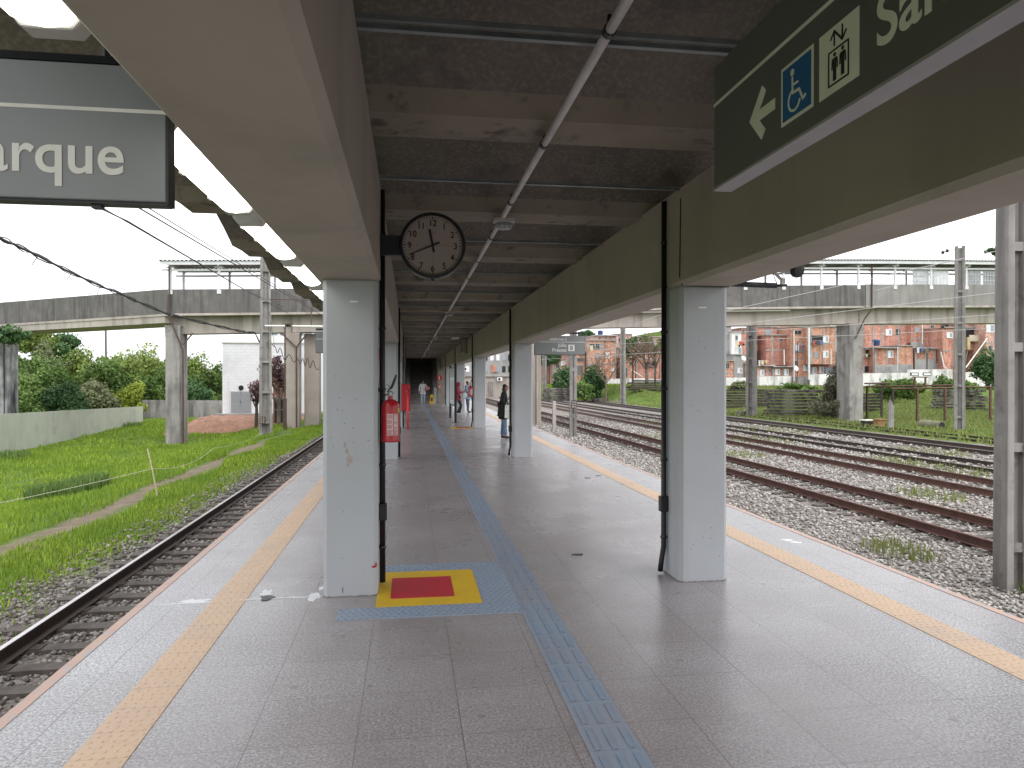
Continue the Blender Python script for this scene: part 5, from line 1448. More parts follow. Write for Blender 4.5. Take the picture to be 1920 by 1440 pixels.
# ------------------------------------------------------------------ brick houses
def house(name, label, rect, y, mat, wins=(), depth=6, slabs=True, bands=(), roof=0, seed=0, lower=None, pil=()):
    """rect: (px0, py0, px1, py1) in photo pixels on the plane at distance y"""
    a = at_y(rect[0], rect[3], y); b = at_y(rect[2], rect[1], y)
    t = thing(name, label, 'house', ((a.x + b.x) / 2, y, a.z), 'houses of the hillside settlement')
    x0, x1, z0, z1 = a.x, b.x, a.z, b.z
    m = MB(); m.box(x0, x1, y, y + depth, z0 - (1.2 if z0 < 3 else 0), z1); obj('wall', m, mat, t)
    m = MB()
    if slabs: m.box(x0 - .12, x1 + .12, y - (.25 if roof == 0 else .6), y + depth, z1, z1 + .16)
    for bz in bands:
        z = at_y(rect[0], bz, y).z; mb = MB(); mb.box(x0 - .01, x1 + .01, y - .03, y + .1, z - .09, z + .09); obj('floor_band', mb, M_slab, t)
    if m.v: obj('roof', m, M_slab if roof == 0 else M_tin, t)
    if lower:
        z = at_y(rect[0], lower, y).z; m = MB(); m.box(x0 - .012, x1 + .012, y - .04, y + .2, z0 - .8, z); obj('lower_wall', m, M_render, t)
    if mat in M_br and (x1 - x0) > 3 and not pil:
        w_px = rect[2] - rect[0]; pil = [rect[0] + 1.2, rect[2] - 1.2] + ([rect[0] + w_px * .52] if (seed or w_px > 38) else [])
    for p_ in pil:
        x = at_y(p_, 700, y).x; m = MB(); m.box(x - .14, x + .14, y - .035, y + .1, z0, z1 - .002); obj('pillar', m, M_slab, t)
    mm = {'w': M_winw, 'g': M_wing, 'd': M_wind, 't': M_teal}
    for (wx0, wy0, wx1, wy1, k) in wins:
        p = at_y(wx0, wy1, y); q = at_y(wx1, wy0, y)
        big = (q.x - p.x) > 2.0
        if k == 'o':     # open bay: flat dark panel painting the shade inside, with frame edge
            m = MB(); m.box(p.x, q.x, y - .05, y + .05, p.z, q.z); w_ = obj('opening_shade', m, M_wind, t)
            m = MB(); m.box(p.x - .05, q.x + .05, y - .30, y - .05, p.z - .10, p.z); m.box(p.x - .05, p.x + .06, y - .12, y - .05, p.z, q.z); m.box(p.x - .05, q.x + .05, y - .35, y - .05, q.z, q.z + .1)
            obj('frame', m, M_slab, w_); continue
        fr = MB(); e = .07
        fr.box(p.x - e, q.x + e, y - .07, y + .02, p.z - e, p.z); fr.box(p.x - e, q.x + e, y - .07, y + .02, q.z, q.z + e)
        fr.box(p.x - e, p.x, y - .07, y + .02, p.z, q.z); fr.box(q.x, q.x + e, y - .07, y + .02, p.z, q.z); mx = (p.x + q.x) / 2; fr.box(mx - .025, mx + .025, y - .06, y + .02, p.z, q.z)
        w_ = obj('window', fr, M_render if k != 'w' else M_winw, t)
        m = MB()
        if k == 'w' and not big:
            m.box(p.x, q.x, y - .045, y + .01, p.z, q.z, 0); m.box(mx + .03, q.x - .04, y - .05, y - .045, p.z + .08, q.z - .08, 1)
            obj('pane', m, [M_winw, M_wing], w_)
        else: m.box(p.x, q.x, y - .03, y + .01, p.z, q.z); obj('pane', m, mm[k], w_)
    return t
def ra(X0, Y0, X1, Y1): s_ = 6.262; return (1360 + X0 / s_, 570 + Y0 / s_, 1360 + X1 / s_, 570 + Y1 / s_)
def rb(X0, Y0, X1, Y1): s_ = 6.0; return (1610 + X0 / s_, 570 + Y0 / s_, 1610 + X1 / s_, 570 + Y1 / s_)
def rc_(X0, Y0, X1, Y1): s_ = 7.68; return (1000 + X0 / s_, 600 + Y0 / s_, 1000 + X1 / s_, 600 + Y1 / s_)
def W(f, *ws): return [(*f(*w_[:4]), w_[4]) for w_ in ws]
B0, B1, B2, B3 = M_br
H = 'brick_house'
house(H, 'small orange brick house front low beside the nearest right column', ra(-30, 670, 97, 880), 100, B1, W(ra, (8, 697, 40, 755, 'd')), bands=(570 + 815 / 6.26,))
house('rendered_house', 'grey rendered house with one white window near the right column', ra(102, 600, 228, 870), 100.3, M_render, W(ra, (145, 755, 195, 810, 'w'), (112, 512, 190, 590, 'w')))
house(H, 'narrow brick house behind the mast, white dish antenna beside it', ra(230, 700, 352, 860), 100, B0, W(ra, (235, 780, 262, 850, 'd')))
house(H, 'low brick house with one white window right of the mast', ra(352, 730, 553, 868), 99.6, B3, W(ra, (405, 775, 450, 838, 'w'), (512, 770, 526, 795, 'd')), roof=1)
house(H, 'low brick house with two white shuttered windows above the white wall', ra(556, 742, 800, 860), 99.3, B0, W(ra, (588, 768, 634, 830, 'w'), (694, 766, 736, 835, 'w')), roof=1)
house(H, 'tall orange brick house with teal curtain in its open balcony', ra(804, 270, 985, 850), 100.8, B1, W(ra, (920, 715, 968, 780, 'w'), (812, 668, 850, 715, 'd'), (815, 480, 925, 560, 'g'), (925, 478, 970, 556, 't'), (810, 315, 885, 355, 'd')), bands=(570 + 470 / 6.26, 570 + 565 / 6.26, 570 + 645 / 6.26))
house(H, 'broad orange brick house with a black opening on its upper floor', ra(1000, 270, 1300, 706), 98.8, B1, W(ra, (1050, 570, 1086, 635, 'g'), (1150, 555, 1200, 625, 'w'), (1148, 378, 1206, 447, 'w'), (1005, 375, 1142, 450, 'o')), depth=7, bands=(570 + 460 / 6.26,))
house(H, 'recessed brick ground floor with two white windows under the overhanging house', ra(1000, 706, 1290, 850), 100.5, B0, W(ra, (1024, 745, 1062, 815, 'w'), (1104, 740, 1150, 808, 'w'), (1175, 745, 1260, 815, 'g')), slabs=False)
house(H, 'pinkish brick house front immediately left of the bridge pier', ra(1306, 330, 1460, 545), 98.8, B3, W(ra, (1340, 375, 1390, 450, 'w')), bands=())
house(H, 'shaded brick wall with a grey window below the pinkish house', ra(1310, 545, 1470, 740), 100.2, B2, W(ra, (1375, 582, 1424, 655, 'w')))
house('rendered_house', 'low grey rendered house behind the thicket', ra(1330, 740, 1470, 880), 99.2, M_render, W(ra, (1392, 770, 1436, 810, 'w')), roof=1)
house('rendered_house', 'upper grey rendered house with small white facade high behind the first houses', ra(-60, 262, 70, 665), 104, M_render, W(ra, (0, 585, 72, 662, 'o')), bands=(570 + 560 / 6.26,))
house('rendered_house', 'white plastered upper storey with brick balcony beside the mast', ra(74, 335, 186, 600), 103.2, M_white, W(ra, (120, 375, 140, 420, 'd'), (155, 540, 178, 595, 'd')), bands=())
house(H, 'brick house with one dark window above the white upper storey', ra(184, 290, 362, 710), 104.2, B0, W(ra, (196, 310, 220, 345, 'd'), (300, 560, 345, 640, 'o')), bands=(570 + 480 / 6.26, 570 + 600 / 6.26))
house(H, 'large blank red brick house with small ventilation grille', ra(475, 372, 806, 720), 103, B2, W(ra, (635, 405, 662, 437, 'd'), (776, 410, 799, 445, 'd'), (735, 560, 798, 632, 'g')), bands=(570 + 540 / 6.26,), pil=(1360 + 550 / 6.26,))
house(H, 'upper brick house with two grey blue windows under the footbridge', ra(360, 275, 612, 560), 105.5, B0, W(ra, (480, 300, 530, 360, 'g'), (390, 420, 425, 470, 'g')), bands=(570 + 395 / 6.26,), pil=(1360 + 470 / 6.26,))
house(H, 'topmost brick house with black openings right behind the bridge girder', ra(600, 205, 1010, 380), 108, B0, W(ra, (615, 310, 680, 370, 'o'), (1010, 300, 1140, 350, 'd')), pil=(1360 + 780 / 6.26, 1360 + 880 / 6.26))
house(H, 'top row brick house left of the bridge pier with white window', ra(1000, 190, 1480, 345), 107, B1, W(ra, (1230, 225, 1275, 258, 'w'), (1310, 250, 1440, 330, 'o')), pil=(1360 + 1290 / 6.26,))
house(H, 'low brick house with single white window and grey base right of the bridge pier', rb(180, 500, 440, 790), 99.5, B0, W(rb, (330, 528, 380, 600, 'w'), (217, 715, 246, 756, 'd'), (304, 710, 330, 742, 'd'), (336, 710, 370, 756, 'g')), roof=1, lower=570 + 682 / 6)
house(H, 'windowless orange brick wall over a grey base', rb(443, 474, 608, 790), 99.9, B1, (), lower=570 + 678 / 6)
house(H, 'brick house with two barred windows in a grey ground floor', rb(632, 505, 862, 790), 100.2, B0, W(rb, (672, 675, 748, 735, 'g'), (836, 670, 905, 725, 'g')), lower=570 + 620 / 6, roof=1)
house('rendered_house', 'small grey rendered house left of the tall brick column house', rb(864, 530, 944, 790), 100.6, M_render, W(rb, (905, 555, 925, 580, 'd')))
house(H, 'tall narrow rounded brick house behind the ladder-like mast', rb(944, 270, 1075, 760), 99, B0, W(rb, (990, 322, 1050, 378, 'w')), bands=(570 + 530 / 6,))
house(H, 'brick house with dark tarpaulin opening beside the pier', rb(40, 500, 180, 800), 101, B0, W(rb, (66, 515, 176, 600, 'o'), (64, 700, 180, 770, 'd')))
house(H, 'long upper brick house with barred and dark windows', rb(20, 205, 582, 500), 104, B0, W(rb, (305, 287, 366, 350, 'w'), (414, 285, 466, 350, 'd'), (540, 280, 575, 352, 'd')), pil=(1610 + 160 / 6, 1610 + 262 / 6, 1610 + 448 / 6), bands=(570 + 230 / 6,))
house(H, 'upper brick house with slanting sticks and a pale strip across it', rb(590, 195, 868, 440), 103, B0, W(rb, (635, 265, 680, 312, 'g'), (806, 240, 840, 284, 'd')), bands=(570 + 390 / 6,), pil=(1610 + 735 / 6,), lower=570 + 425 / 6)
house(H, 'deep red brick wall in shade between two upper houses', rb(870, 190, 946, 540), 105, B2, ())
house(H, 'brick house with a wide open balcony and yellow pillar at the far right', rb(1075, 150, 1430, 270), 103, B0, ())
house(H, 'brick balcony house with black void, right of the ladder-like mast', rb(1185, 270, 1425, 520), 102.4, B0, W(rb, (1192, 280, 1418, 418, 'o'),))
house('rendered_house', 'patched brick and grey house with blue white window at far right', rb(1428, 195, 1640, 760), 100, B3, W(rb, (1436, 237, 1520, 314, 'w'), (1462, 472, 1500, 515, 'd')), pil=(1610 + 1550 / 6,), bands=(570 + 440 / 6,))
house(H, 'top row brick wall directly under the bridge girder on the right', rb(560, 150, 1100, 215), 108, B3, ())
house('rendered_house', 'dark undercroft wall beneath the open balcony house', rb(1190, 520, 1430, 760), 104, M_slab, ())
house(H, 'tall three storey brick house with white framed windows beyond the bare trees', rc_(780, 300, 1190, 900), 112, B1, W(rc_, (888, 478, 940, 548, 'g'), (1045, 474, 1090, 545, 'w'), (815, 345, 880, 408, 'd'), (900, 345, 945, 412, 'd'), (955, 345, 1000, 408, 'g'), (820, 650, 845, 700, 'd')), bands=(600 + 425 / 7.68, 600 + 635 / 7.68))
house(H, 'top brick storey with blue water tank above the white framed house', rc_(880, 232, 1192, 320), 114, B3, (), roof=1)
house(H, 'brick house with a row of four small windows over tall white slots', rc_(615, 470, 742, 800), 113, B1, W(rc_, (632, 552, 650, 592, 'd'), (656, 552, 674, 592, 'd'), (682, 552, 700, 592, 'd'), (708, 552, 728, 592, 'd')) + W(rc_, (634, 662, 652, 790, 'd'), (662, 662, 680, 790, 'd'), (690, 662, 708, 790, 'd')), bands=(600 + 650 / 7.68,))
house(H, 'pinkish tile roofed house low behind the Plataforma 2 sign', rc_(270, 470, 525, 820), 116, B3, W(rc_, (330, 640, 370, 690, 'd'), (400, 600, 440, 650, 'w'), (330, 720, 370, 770, 'g'), (440, 720, 480, 780, 'd')), roof=1, bands=(600 + 590 / 7.68, 600 + 700 / 7.68))
house(H, 'brick house with slanted props just right of the slender pale mast', rc_(1300, 545, 1462, 860), 110, B1, W(rc_, (1385, 600, 1425, 655, 'd'), (1318, 688, 1352, 822, 'd')), roof=1)
house(H, 'upper brick house between the slender mast and the green crown', rc_(1190, 210, 1420, 430), 118, B3, W(rc_, (1230, 260, 1270, 310, 'd'), (1310, 270, 1350, 330, 'w')), bands=(600 + 340 / 7.68,))
house(H, 'upper brick house behind the olive crown beside the column', rc_(1500, 250, 1990, 420), 118, B1, W(rc_, (1560, 290, 1610, 350, 'w'), (1680, 290, 1730, 350, 'd')))
house(H, 'low shaded brick house seen left of the mast behind the sign', rc_(120, 500, 285, 800), 119, B0, W(rc_, (180, 600, 210, 650, 'd')))
house(H, 'brick house behind the bare reddish tree with a dark porch', rc_(1200, 410, 1530, 600), 116, B0, W(rc_, (1240, 450, 1290, 520, 'g'), (1380, 440, 1430, 500, 'w')))
house(H, 'brick house touching the left side of the nearest right column', rc_(1480, 400, 1990, 900), 112, B0, W(rc_, (1640, 600, 1770, 660, 'o'), (1560, 470, 1610, 530, 'w'), (1740, 440, 1790, 500, 'd')), bands=(600 + 560 / 7.68,))
# boundary wall, whitewashed
def pxwall(name, pts, y, mat, label):
    P_ = [(at_y(p[0], 700, y).x, y, -.6, at_y(p[0], p[1], y).z) for p in pts]
    return wall_seg(name, P_, mat, label, th=.2)
pxwall('boundary_wall', [(1340, 708), (1402, 708), (1402.1, 706), (1484, 705)], 98, M_wallw, 'whitewashed wall below the low brick houses, left part')
pxwall('boundary_wall', [(1519, 702), (1600, 700)], 98, M_wallw, 'whitewashed wall partly behind the thicket')
pxwall('boundary_wall', [(1617, 700), (1702, 699), (1702.2, 693), (1786, 692)], 97.6, M_wallw, 'stained white wall behind the rusty frame')
pxwall('boundary_wall', [(1809, 698), (1900, 696)], 97.8, M_wallw, 'streaked white wall right of the ladder-like mast')
pxwall('boundary_wall', [(1486, 706), (1518, 706)], 99, M_wallgrey, 'dark gateway between two white wall sections')
pxwall('boundary_wall', [(1120, 711), (1165, 710), (1205, 709), (1245, 712)], 108, M_wallw, 'low broken white wall behind the bare tree')
# water tanks, dishes, small things on the houses
def tank(px, py, y, label, w_=1.2):
    c = at_y(px, py, y); m = MB(); m.lathe([(w_ * .42, 0), (w_ * .5, .75), (w_ * .52, .76), (w_ * .45, .9), (.1, 1.0)], 16, c=(c.x, c.y + .8, c.z))
    tag(obj('water_tank', m, M_tank, auto=40), label, 'water tank', 'blue water tanks')
tank(1649, 648, 98.8, 'blue water tank on the low roof right of the bridge pier', 1.1)
tank(1128, 630, 113.5, 'blue water tank on the highest brick roof by the sign', .9)
tank(1477, 626, 104, 'dark blue tank in an upper opening near the mast', 1.0)
def dish(px, py, y, r, label):
    c = at_y(px, py, y); t = thing('satellite_dish', label, 'satellite dish', c, 'satellite dishes')
    m = MB(); m.lathe([(.02, .0), (r * .5, .03), (r * .85, .10), (r, .16), (r * .98, .17), (r * .5, .05), (.02, .02)], 16, M=Matrix.Translation(c) @ Matrix.Rotation(R(65), 4, 'X') @ Matrix.Rotation(R(15), 4, 'Y')); obj('reflector', m, M_white, t)
    m = MB(); m.tube([c, c + Vector((0, .3, -.5))], .04, 6); m.tube([c + Vector((0, -.02, -.2)), c + Vector((0, -.45, .05))], .015, 5); obj('arm', m, M_steel, t)
dish(1393, 672, 98.6, .42, 'white dish antenna left of the mast')
dish(1491, 691, 98.6, .45, 'white dish antenna beside the tall orange house')
dish(1576, 696, 98.4, .35, 'white dish antenna above the thicket')
dish(1148, 695, 107, .35, 'white dish antenna by the small bare tree')
def stick(name, pts, r, mat, label, cat='pole', D=None, group=None):
    m = MB(); m.tube([at_y(a, b, y) for a, b, y in pts], r, 6); return tag(obj(name, m, mat), label, cat, group)
stick('utility_pole', [(1517, 712, 97.2), (1516.5, 614, 97.2)], .14, M_white_st, 'thin white utility pole before the orange houses')
stick('utility_pole', [(1489, 714, 97.4), (1488.5, 620, 97.4)], .07, M_white_st, 'very thin pale pole left of the white utility pole')
stick('utility_pole', [(1237, 712, 106), (1236.5, 670, 106)], .09, M_barkg, 'brown pole close left of the nearest right column')
stick('vent_pipe', [(1470.5, 684, 99), (1470, 656, 99)], .07, M_white, 'white pipe on the blank red brick wall', 'pipe')
stick('vent_pipe', [(1558, 683, 98.6), (1558, 655, 98.6)], .06, M_white, 'white pipe on the broad orange house', 'pipe')
stick('drain_pipe', [(1764, 660, 98.6), (1770, 688, 98.6), (1775, 691, 98.6)], .09, M_white, 'bent white pipe left of the tall narrow house', 'pipe')
stick('wooden_prop', [(1811, 689, 97), (1851, 634, 99)], .07, M_signtxt, 'long slanting pole propping the balcony at far right', 'prop')
stick('wooden_prop', [(1809, 680, 99), (1814, 658, 100)], .06, M_barkg, 'short slanting prop under the balcony', 'prop')
stick('pole', [(1738, 694, 99), (1738, 652, 99)], .08, M_blk, 'dark post before the brick house with barred windows')
stick('pole', [(1204, 706, 108.5), (1184, 694, 108)], .07, M_signtxt, 'slanted pale stick by the slender mast')
m = MB(); a = at_y(1814, 632, 101); b = at_y(1819, 655, 101); m.box(a.x, b.x, 101, 101.3, b.z, a.z); tag(obj('balcony_pillar', m, pm('yellow_pillar', (.50, .42, .22), None, 1, .8, 0)), 'yellowish pillar on the open balcony at far right', 'pillar')
m = MB(); a = at_y(1818, 628, 101.4); b = at_y(1842, 640, 101.4); m.box(a.x, b.x, 101.4, 101.55, b.z, a.z); tag(obj('balcony_panel', m, pm('cream_panel', (.58, .52, .42), None, 1, .8, 0)), 'cream panel standing on the open balcony at far right', 'panel')

cl = [flat('cloth_a', (.55, .56, .60), .8), flat('cloth_b', (.10, .13, .28), .8), flat('cloth_c', (.45, .08, .08), .8), flat('cloth_d', (.62, .52, .30), .8), flat('cloth_e', (.06, .06, .07), .8)]
for i_, (px0, px1, py, y, lb) in enumerate([(1377, 1396, 640, 99.5, 'washing line beside the mast at the white upper storey'), (1421, 1441, 676, 98.6, 'washing line on the roof of the low brick house right of the mast'), (1490, 1512, 647, 100.2, 'washing line across the balcony with the teal curtain'), (1523, 1542, 639, 98.2, 'washing line under the black opening'), (1622, 1640, 664, 100.4, 'washing line at the tarpaulin opening beside the pier'), (1712, 1748, 652, 99.6, 'washing line on the roof of the house with barred windows'), (1105, 1118, 648, 111.4, 'washing line on the porch of the tall white framed house')]):
    t = thing('washing_line', lb, 'washing line', at_y((px0 + px1) / 2, py, y), 'washing lines on the brick houses')
    a, b = at_y(px0, py, y), at_y(px1, py, y); m = MB(); m.tube([a, b], .02, 5); obj('line', m, M_wirel, t)
    q = random.Random(i_); x = a.x + .1
    while x < b.x - .3:
        w_ = q.uniform(.25, .6); h_ = q.uniform(.4, .9)
        m = MB(); m.prism([(x, a.z + .01), (x + w_, a.z + .01), (x + w_ * .93, a.z - h_), (x + w_ * .45, a.z - h_ * .93), (x + .04, a.z - h_ * 1.02)], 'y', y - .03, y + .02); obj('garment', m, q.choice(cl), t); x += w_ + q.uniform(.05, .3)
q = random.Random(12)
for i_, (px, py0, py1, y) in enumerate([(1402, 640, 700, 98.9), (1447, 612, 660, 98.9), (1495, 640, 705, 99), (1541, 660, 700, 98.4), (1567, 660, 690, 98.4), (1637, 640, 700, 98.9), (1683, 650, 696, 98.8), (1716, 660, 698, 98.8), (1729, 605, 645, 98.8), (1859, 640, 690, 98.8)]):
    stick('down_pipe', [(px, py1, y), (px + .3, (py0 + py1) / 2, y - .1), (px, py0, y)], .05, q.choice((M_white, M_slab, M_brownpipe)), ['thin pipe left of the mast on the brick wall', 'thin pipe high on the blank red wall', 'thin pipe beside the teal curtain', 'thin pipe on the left part of the broad orange house', 'thin pipe at the right edge of the broad orange house', 'thin pipe beside the dark tarpaulin opening', 'thin pipe between the low brick house and the windowless wall', 'thin pipe on the grey base left of the tall narrow house', 'thin pipe on the upper house with the pale strip', 'thin pipe on the patched far right house'][i_], 'pipe', group='thin pipes on the brick houses')

# service building and white facade seen between far right columns
t = thing('service_building', 'low beige service building with air conditioner seen between the far right columns', 'building', (15, 118, 0))
a = at_y(866, 745, 118); b = at_y(958, 706, 118); m = MB(); m.box(a.x, b.x, 118, 124, -1.5, b.z); obj('wall', m, pm('beige_wall', (.42, .37, .33), (.35, .31, .28), .5, .8, 0, streak=((.2, .17, .15), .5, .8)), t)
m = MB(); m.box(a.x - .3, b.x + .3, 117.6, 124, b.z, b.z + .3); obj('roof', m, M_slab, t)
for k in range(4):
    c = at_y(914 + k * 3.3, 738, 117.9); m = MB(); m.box(c.x, c.x + .10, 117.8, 118, -1, b.z - .8); obj('pilaster', m, M_slab, t)
for (px, py) in ((937, 711), (873, 692)):
    c = at_y(px, py, 117.3); t2 = thing('air_conditioner', 'white outdoor air conditioner on the beige building' if px > 900 else 'white outdoor air conditioner high between the far columns', 'air conditioner', c)
    m = MB(); m.box(c.x - .42, c.x + .42, 117.2, 117.6, c.z - .3, c.z + .3); obj('case', m, M_white, t2, bevel=.03)
    m = MB(); m.lathe([(.22, 0), (.22, .02)], 16, M=Matrix.Translation((c.x - .08, 117.2, c.z)) @ Matrix.Rotation(R(90), 4, 'X')); obj('fan_grille', m, M_wind, t2)
t = thing('apartment_building', 'whitish flats with a brick patch above the beige building', 'building', (15, 128, 0))
a = at_y(858, 706, 128); b = at_y(960, 640, 128); m = MB(); m.box(a.x, b.x, 128, 136, -1, b.z); obj('wall', m, M_render, t)
m = MB(); c = at_y(920, 698, 127.9); d_ = at_y(930, 684, 127.9); m.box(c.x, d_.x, 127.85, 128, c.z, d_.z); obj('brick_patch', m, B0, t)
q = random.Random(4)
for k in range(9):
    for r_ in range(3):
        x = a.x + .4 + k * 1.1; z = a.z + .8 + r_ * 2.1
        m = MB(); m.box(x, x + .62, 127.92, 128, z, z + 1.1); obj('window', m, q.choice((M_winw, M_wing, M_wind, M_winw)), t)

# ------------------------------------------------------------------ stacks of old sleepers
ordw = ['bottom', 'second', 'third', 'fourth', 'fifth', 'sixth', 'seventh', 'eighth', 'ninth']
roww = ['front', 'middle', 'back']
def stack(px0, px1, base_py, D, layers, L, th, wdt, mat, label, seed, rot=0, nrow=1, jit=.05):
    c = at_d((px0 + px1) / 2, base_py, D); zb_ = zgf(c.x, c.y)
    q = random.Random(seed); proto = None
    for k in range(layers):
        for j in range(nrow):
            if proto is None:
                m = MB(); m.box(-L / 2, L / 2, -wdt / 2, wdt / 2, 0, th)
                o = tag(obj('old_sleeper', m, mat, bevel=.015), label, 'old sleeper', 'old sleepers: ' + label.split(' in ')[-1]); proto = o
            else:
                o = proto.copy(); COL.objects.link(o)
            s_ = 1 - .25 * q.random() * (k > layers * .6)
            o['label'] = ordw[k] + ' layer, ' + (roww[j] + ' row: ' if nrow > 1 else '') + label
            o.scale = (s_ * q.uniform(.92, 1.05), 1, 1)
            o.location = (c.x + q.uniform(-jit, jit) * L, c.y + j * wdt * 1.25 + q.uniform(-.06, .06), zb_ + k * (th + .085) + q.uniform(0, .02)); o.rotation_euler = (0, q.uniform(-.012, .012), rot + q.uniform(-.05, .05))
stack(1440, 1545, 777, 60, 8, 4.4, .20, .3, M_wood2, 'weathered grey beam in the neat stack left of the bridge thicket', 1, R(-26), 3)
stack(1366, 1445, 752, 76, 7, 4.6, .2, .3, M_wood, 'dark old sleeper in the long heap behind the mast', 2, R(-8), 3, .08)
stack(1180, 1250, 745, 93, 5, 5, .2, .3, M_wood, 'black old sleeper in the heap beneath the bare tree', 3, R(8), 3, .1)
stack(1022, 1069, 752, 102, 6, 4.2, .24, .35, M_wood2, 'pale grey beam in the distant stack left of the mast', 4, R(-8), 2)
stack(1753, 1850, 762, 68, 7, 4.4, .2, .3, M_wood2, 'mossy grey sleeper in the stack behind the ladder-like mast', 5, R(-32), 3, .08)
stack(1620, 1640, 752, 66, 6, 2.4, .2, .3, M_wood, 'dark sleeper in the small heap right of the bridge pier', 6, R(-10), 2)
stack(1115, 1155, 738, 99, 2, 4, .2, .3, M_wood2, 'grey sleeper in the low scatter on the grassy bank', 7, R(5), 2, .12)
# rubble at far right
P = np.stack([np.random.default_rng(3).uniform(52, 60, 500), np.random.default_rng(4).uniform(66, 72, 500)], -1)

# rusty frame with name boards
t = thing('steel_frame', 'rusty portal frame of thin posts with two small boards on top', 'frame', (38, 48, -1.3))
fy = 48.0
def P3(px, py, y=fy): return at_y(px, py, y)
for (px, py0, yy) in ((1626, 723, 50), (1653, 722, 52), (1674, 728, 47.5), (1720, 728, 47), (1772, 728, 46.5), (1857, 726, 47)):
    b = P3(px, py0, yy); z0 = zgf(b.x, b.y) - .1
    m = MB(); m.box(b.x - .065, b.x + .065, yy - .065, yy + .065, z0, b.z); obj('post', m, M_rust if px > 1700 else M_raildk, t)
m = MB()
for (a_, b_) in (((1621, 719, 50), (1668, 718.5, 52)), ((1622, 725, 50), (1787, 722, 47)), ((1672, 729, 47.5), (1789, 727, 46.5)), ((1789, 726, 46.5), (1859, 725.5, 47))):
    p_, q_ = P3(*a_), P3(*b_); m.tube([p_, q_], .06, 4)
obj('beam', m, M_rust, t)
m = MB()
for px in (1715, 1735): a = P3(px, 707, 47); b = P3(px, 726, 47); m.box(a.x - .05, a.x + .05, 46.95, 47.05, b.z, a.z)
a = P3(1710, 706.5, 47); b = P3(1740, 706.5, 47); m.box(a.x, b.x, 46.95, 47.05, a.z - .06, a.z + .02); obj('board_stand', m, M_rust, t)
for (x0, x1) in ((1706.5, 1721), (1729, 1745), (1721.5, 1728.5)):
    a = P3(x0, 704.5 if x0 != 1721.5 else 706, 47); b = P3(x1, 698.5, 47); m = MB(); m.box(a.x, b.x, 46.93, 47.0, a.z, b.z); bd = obj('board', m, M_blk if x0 != 1721.5 else M_white, t)
    if x0 != 1721.5:
        m = MB(); m.box(a.x + .06, b.x - .06, 46.915, 46.93, a.z + .05, b.z - .05); obj('board_face', m, M_white, bd)
# concrete pipe, slab and box in the grass
c = at_d(1747, 792, 45.5); z = zgf(c.x, c.y)
m = MB(); L = 1.9; Mx = Matrix.Translation((c.x, c.y, z + .24)) @ Matrix.Rotation(R(-92), 4, 'Z') @ Matrix.Rotation(R(90), 4, 'Y')
m.lathe([(.27, -L / 2), (.27, L / 2), (.21, L / 2), (.21, -L / 2 + .1)], 20, M=Mx)
tag(obj('concrete_pipe', m, pm('mossy_concrete', (.24, .23, .16), (.16, .16, .10), 2, .9, .3), auto=40), 'short mossy concrete pipe lying in the grass', 'pipe')
m = MB(); m.disc(0, 0, .205, 0, Mx @ Matrix.Translation((0, 0, L / 2 - .02)), h=.005); e_ = obj('bore_shade', m, M_wind, bpy.data.objects['concrete_pipe'])  # dark disc across the open end paints the shade inside the pipe
c = at_d(1672, 793, 45); m = MB(); m.prism([(c.x - .2, -1.5), (c.x + .18, -1.5), (c.x + .17, .0), (c.x - .05, .45), (c.x - .18, .1)], 'y', c.y, c.y + .12)
tag(obj('leaning_slab', m, M_pole), 'upright broken grey slab under the rusty frame', 'slab')
c = at_d(1654, 790, 46); z = zgf(c.x, c.y); m = MB(); m.box(c.x - .28, c.x + .28, c.y, c.y + .5, z - .1, z + .42); m.box(c.x - .34, c.x + .34, c.y - .05, c.y + .55, z + .42, z + .47)
tag(obj('wooden_box', m, pm('ochre_box', (.35, .20, .08), (.25, .15, .07), 4, .8, .2)), 'ochre box standing right of the bridge pier', 'box')
c = at_d(1394, 769, 60); z = zgf(c.x, c.y); m = MB()
m.box(c.x - .4, c.x + .4, c.y, c.y + .4, z + .30, z + .42); m.box(c.x - .38, c.x - .24, c.y + .02, c.y + .38, z - .1, z + .30); m.box(c.x + .24, c.x + .38, c.y + .02, c.y + .38, z - .1, z + .30)
tag(obj('concrete_bench', m, M_wood2), 'small low concrete block bench by the mast', 'bench')
c = at_d(1641, 783, 47); z = zgf(c.x, c.y); m = MB(); m.box(c.x - .7, c.x + .5, c.y, c.y + .5, z - .1, z + .35); m.box(c.x - .8, c.x + .6, c.y - .1, c.y + .5, z + .35, z + .42, 1)
tag(obj('rubble_pile', m, [M_wood, M_signtxt]), 'dark rubble with a pale board at the foot of the bridge pier', 'rubble')

# ------------------------------------------------------------------ overhead wires
def wire(name, pts, r, mat, label, cat='wire', group='overhead wires', n=5, sagd=0):
    m = MB(); P_ = []
    for a, b in zip(pts[:-1], pts[1:]):
        s_ = sag(a, b, 10, sagd); P_ += s_ if not P_ else s_[1:]
    m.tube(P_, r, n); return tag(obj(name, m, mat), label, cat, group)
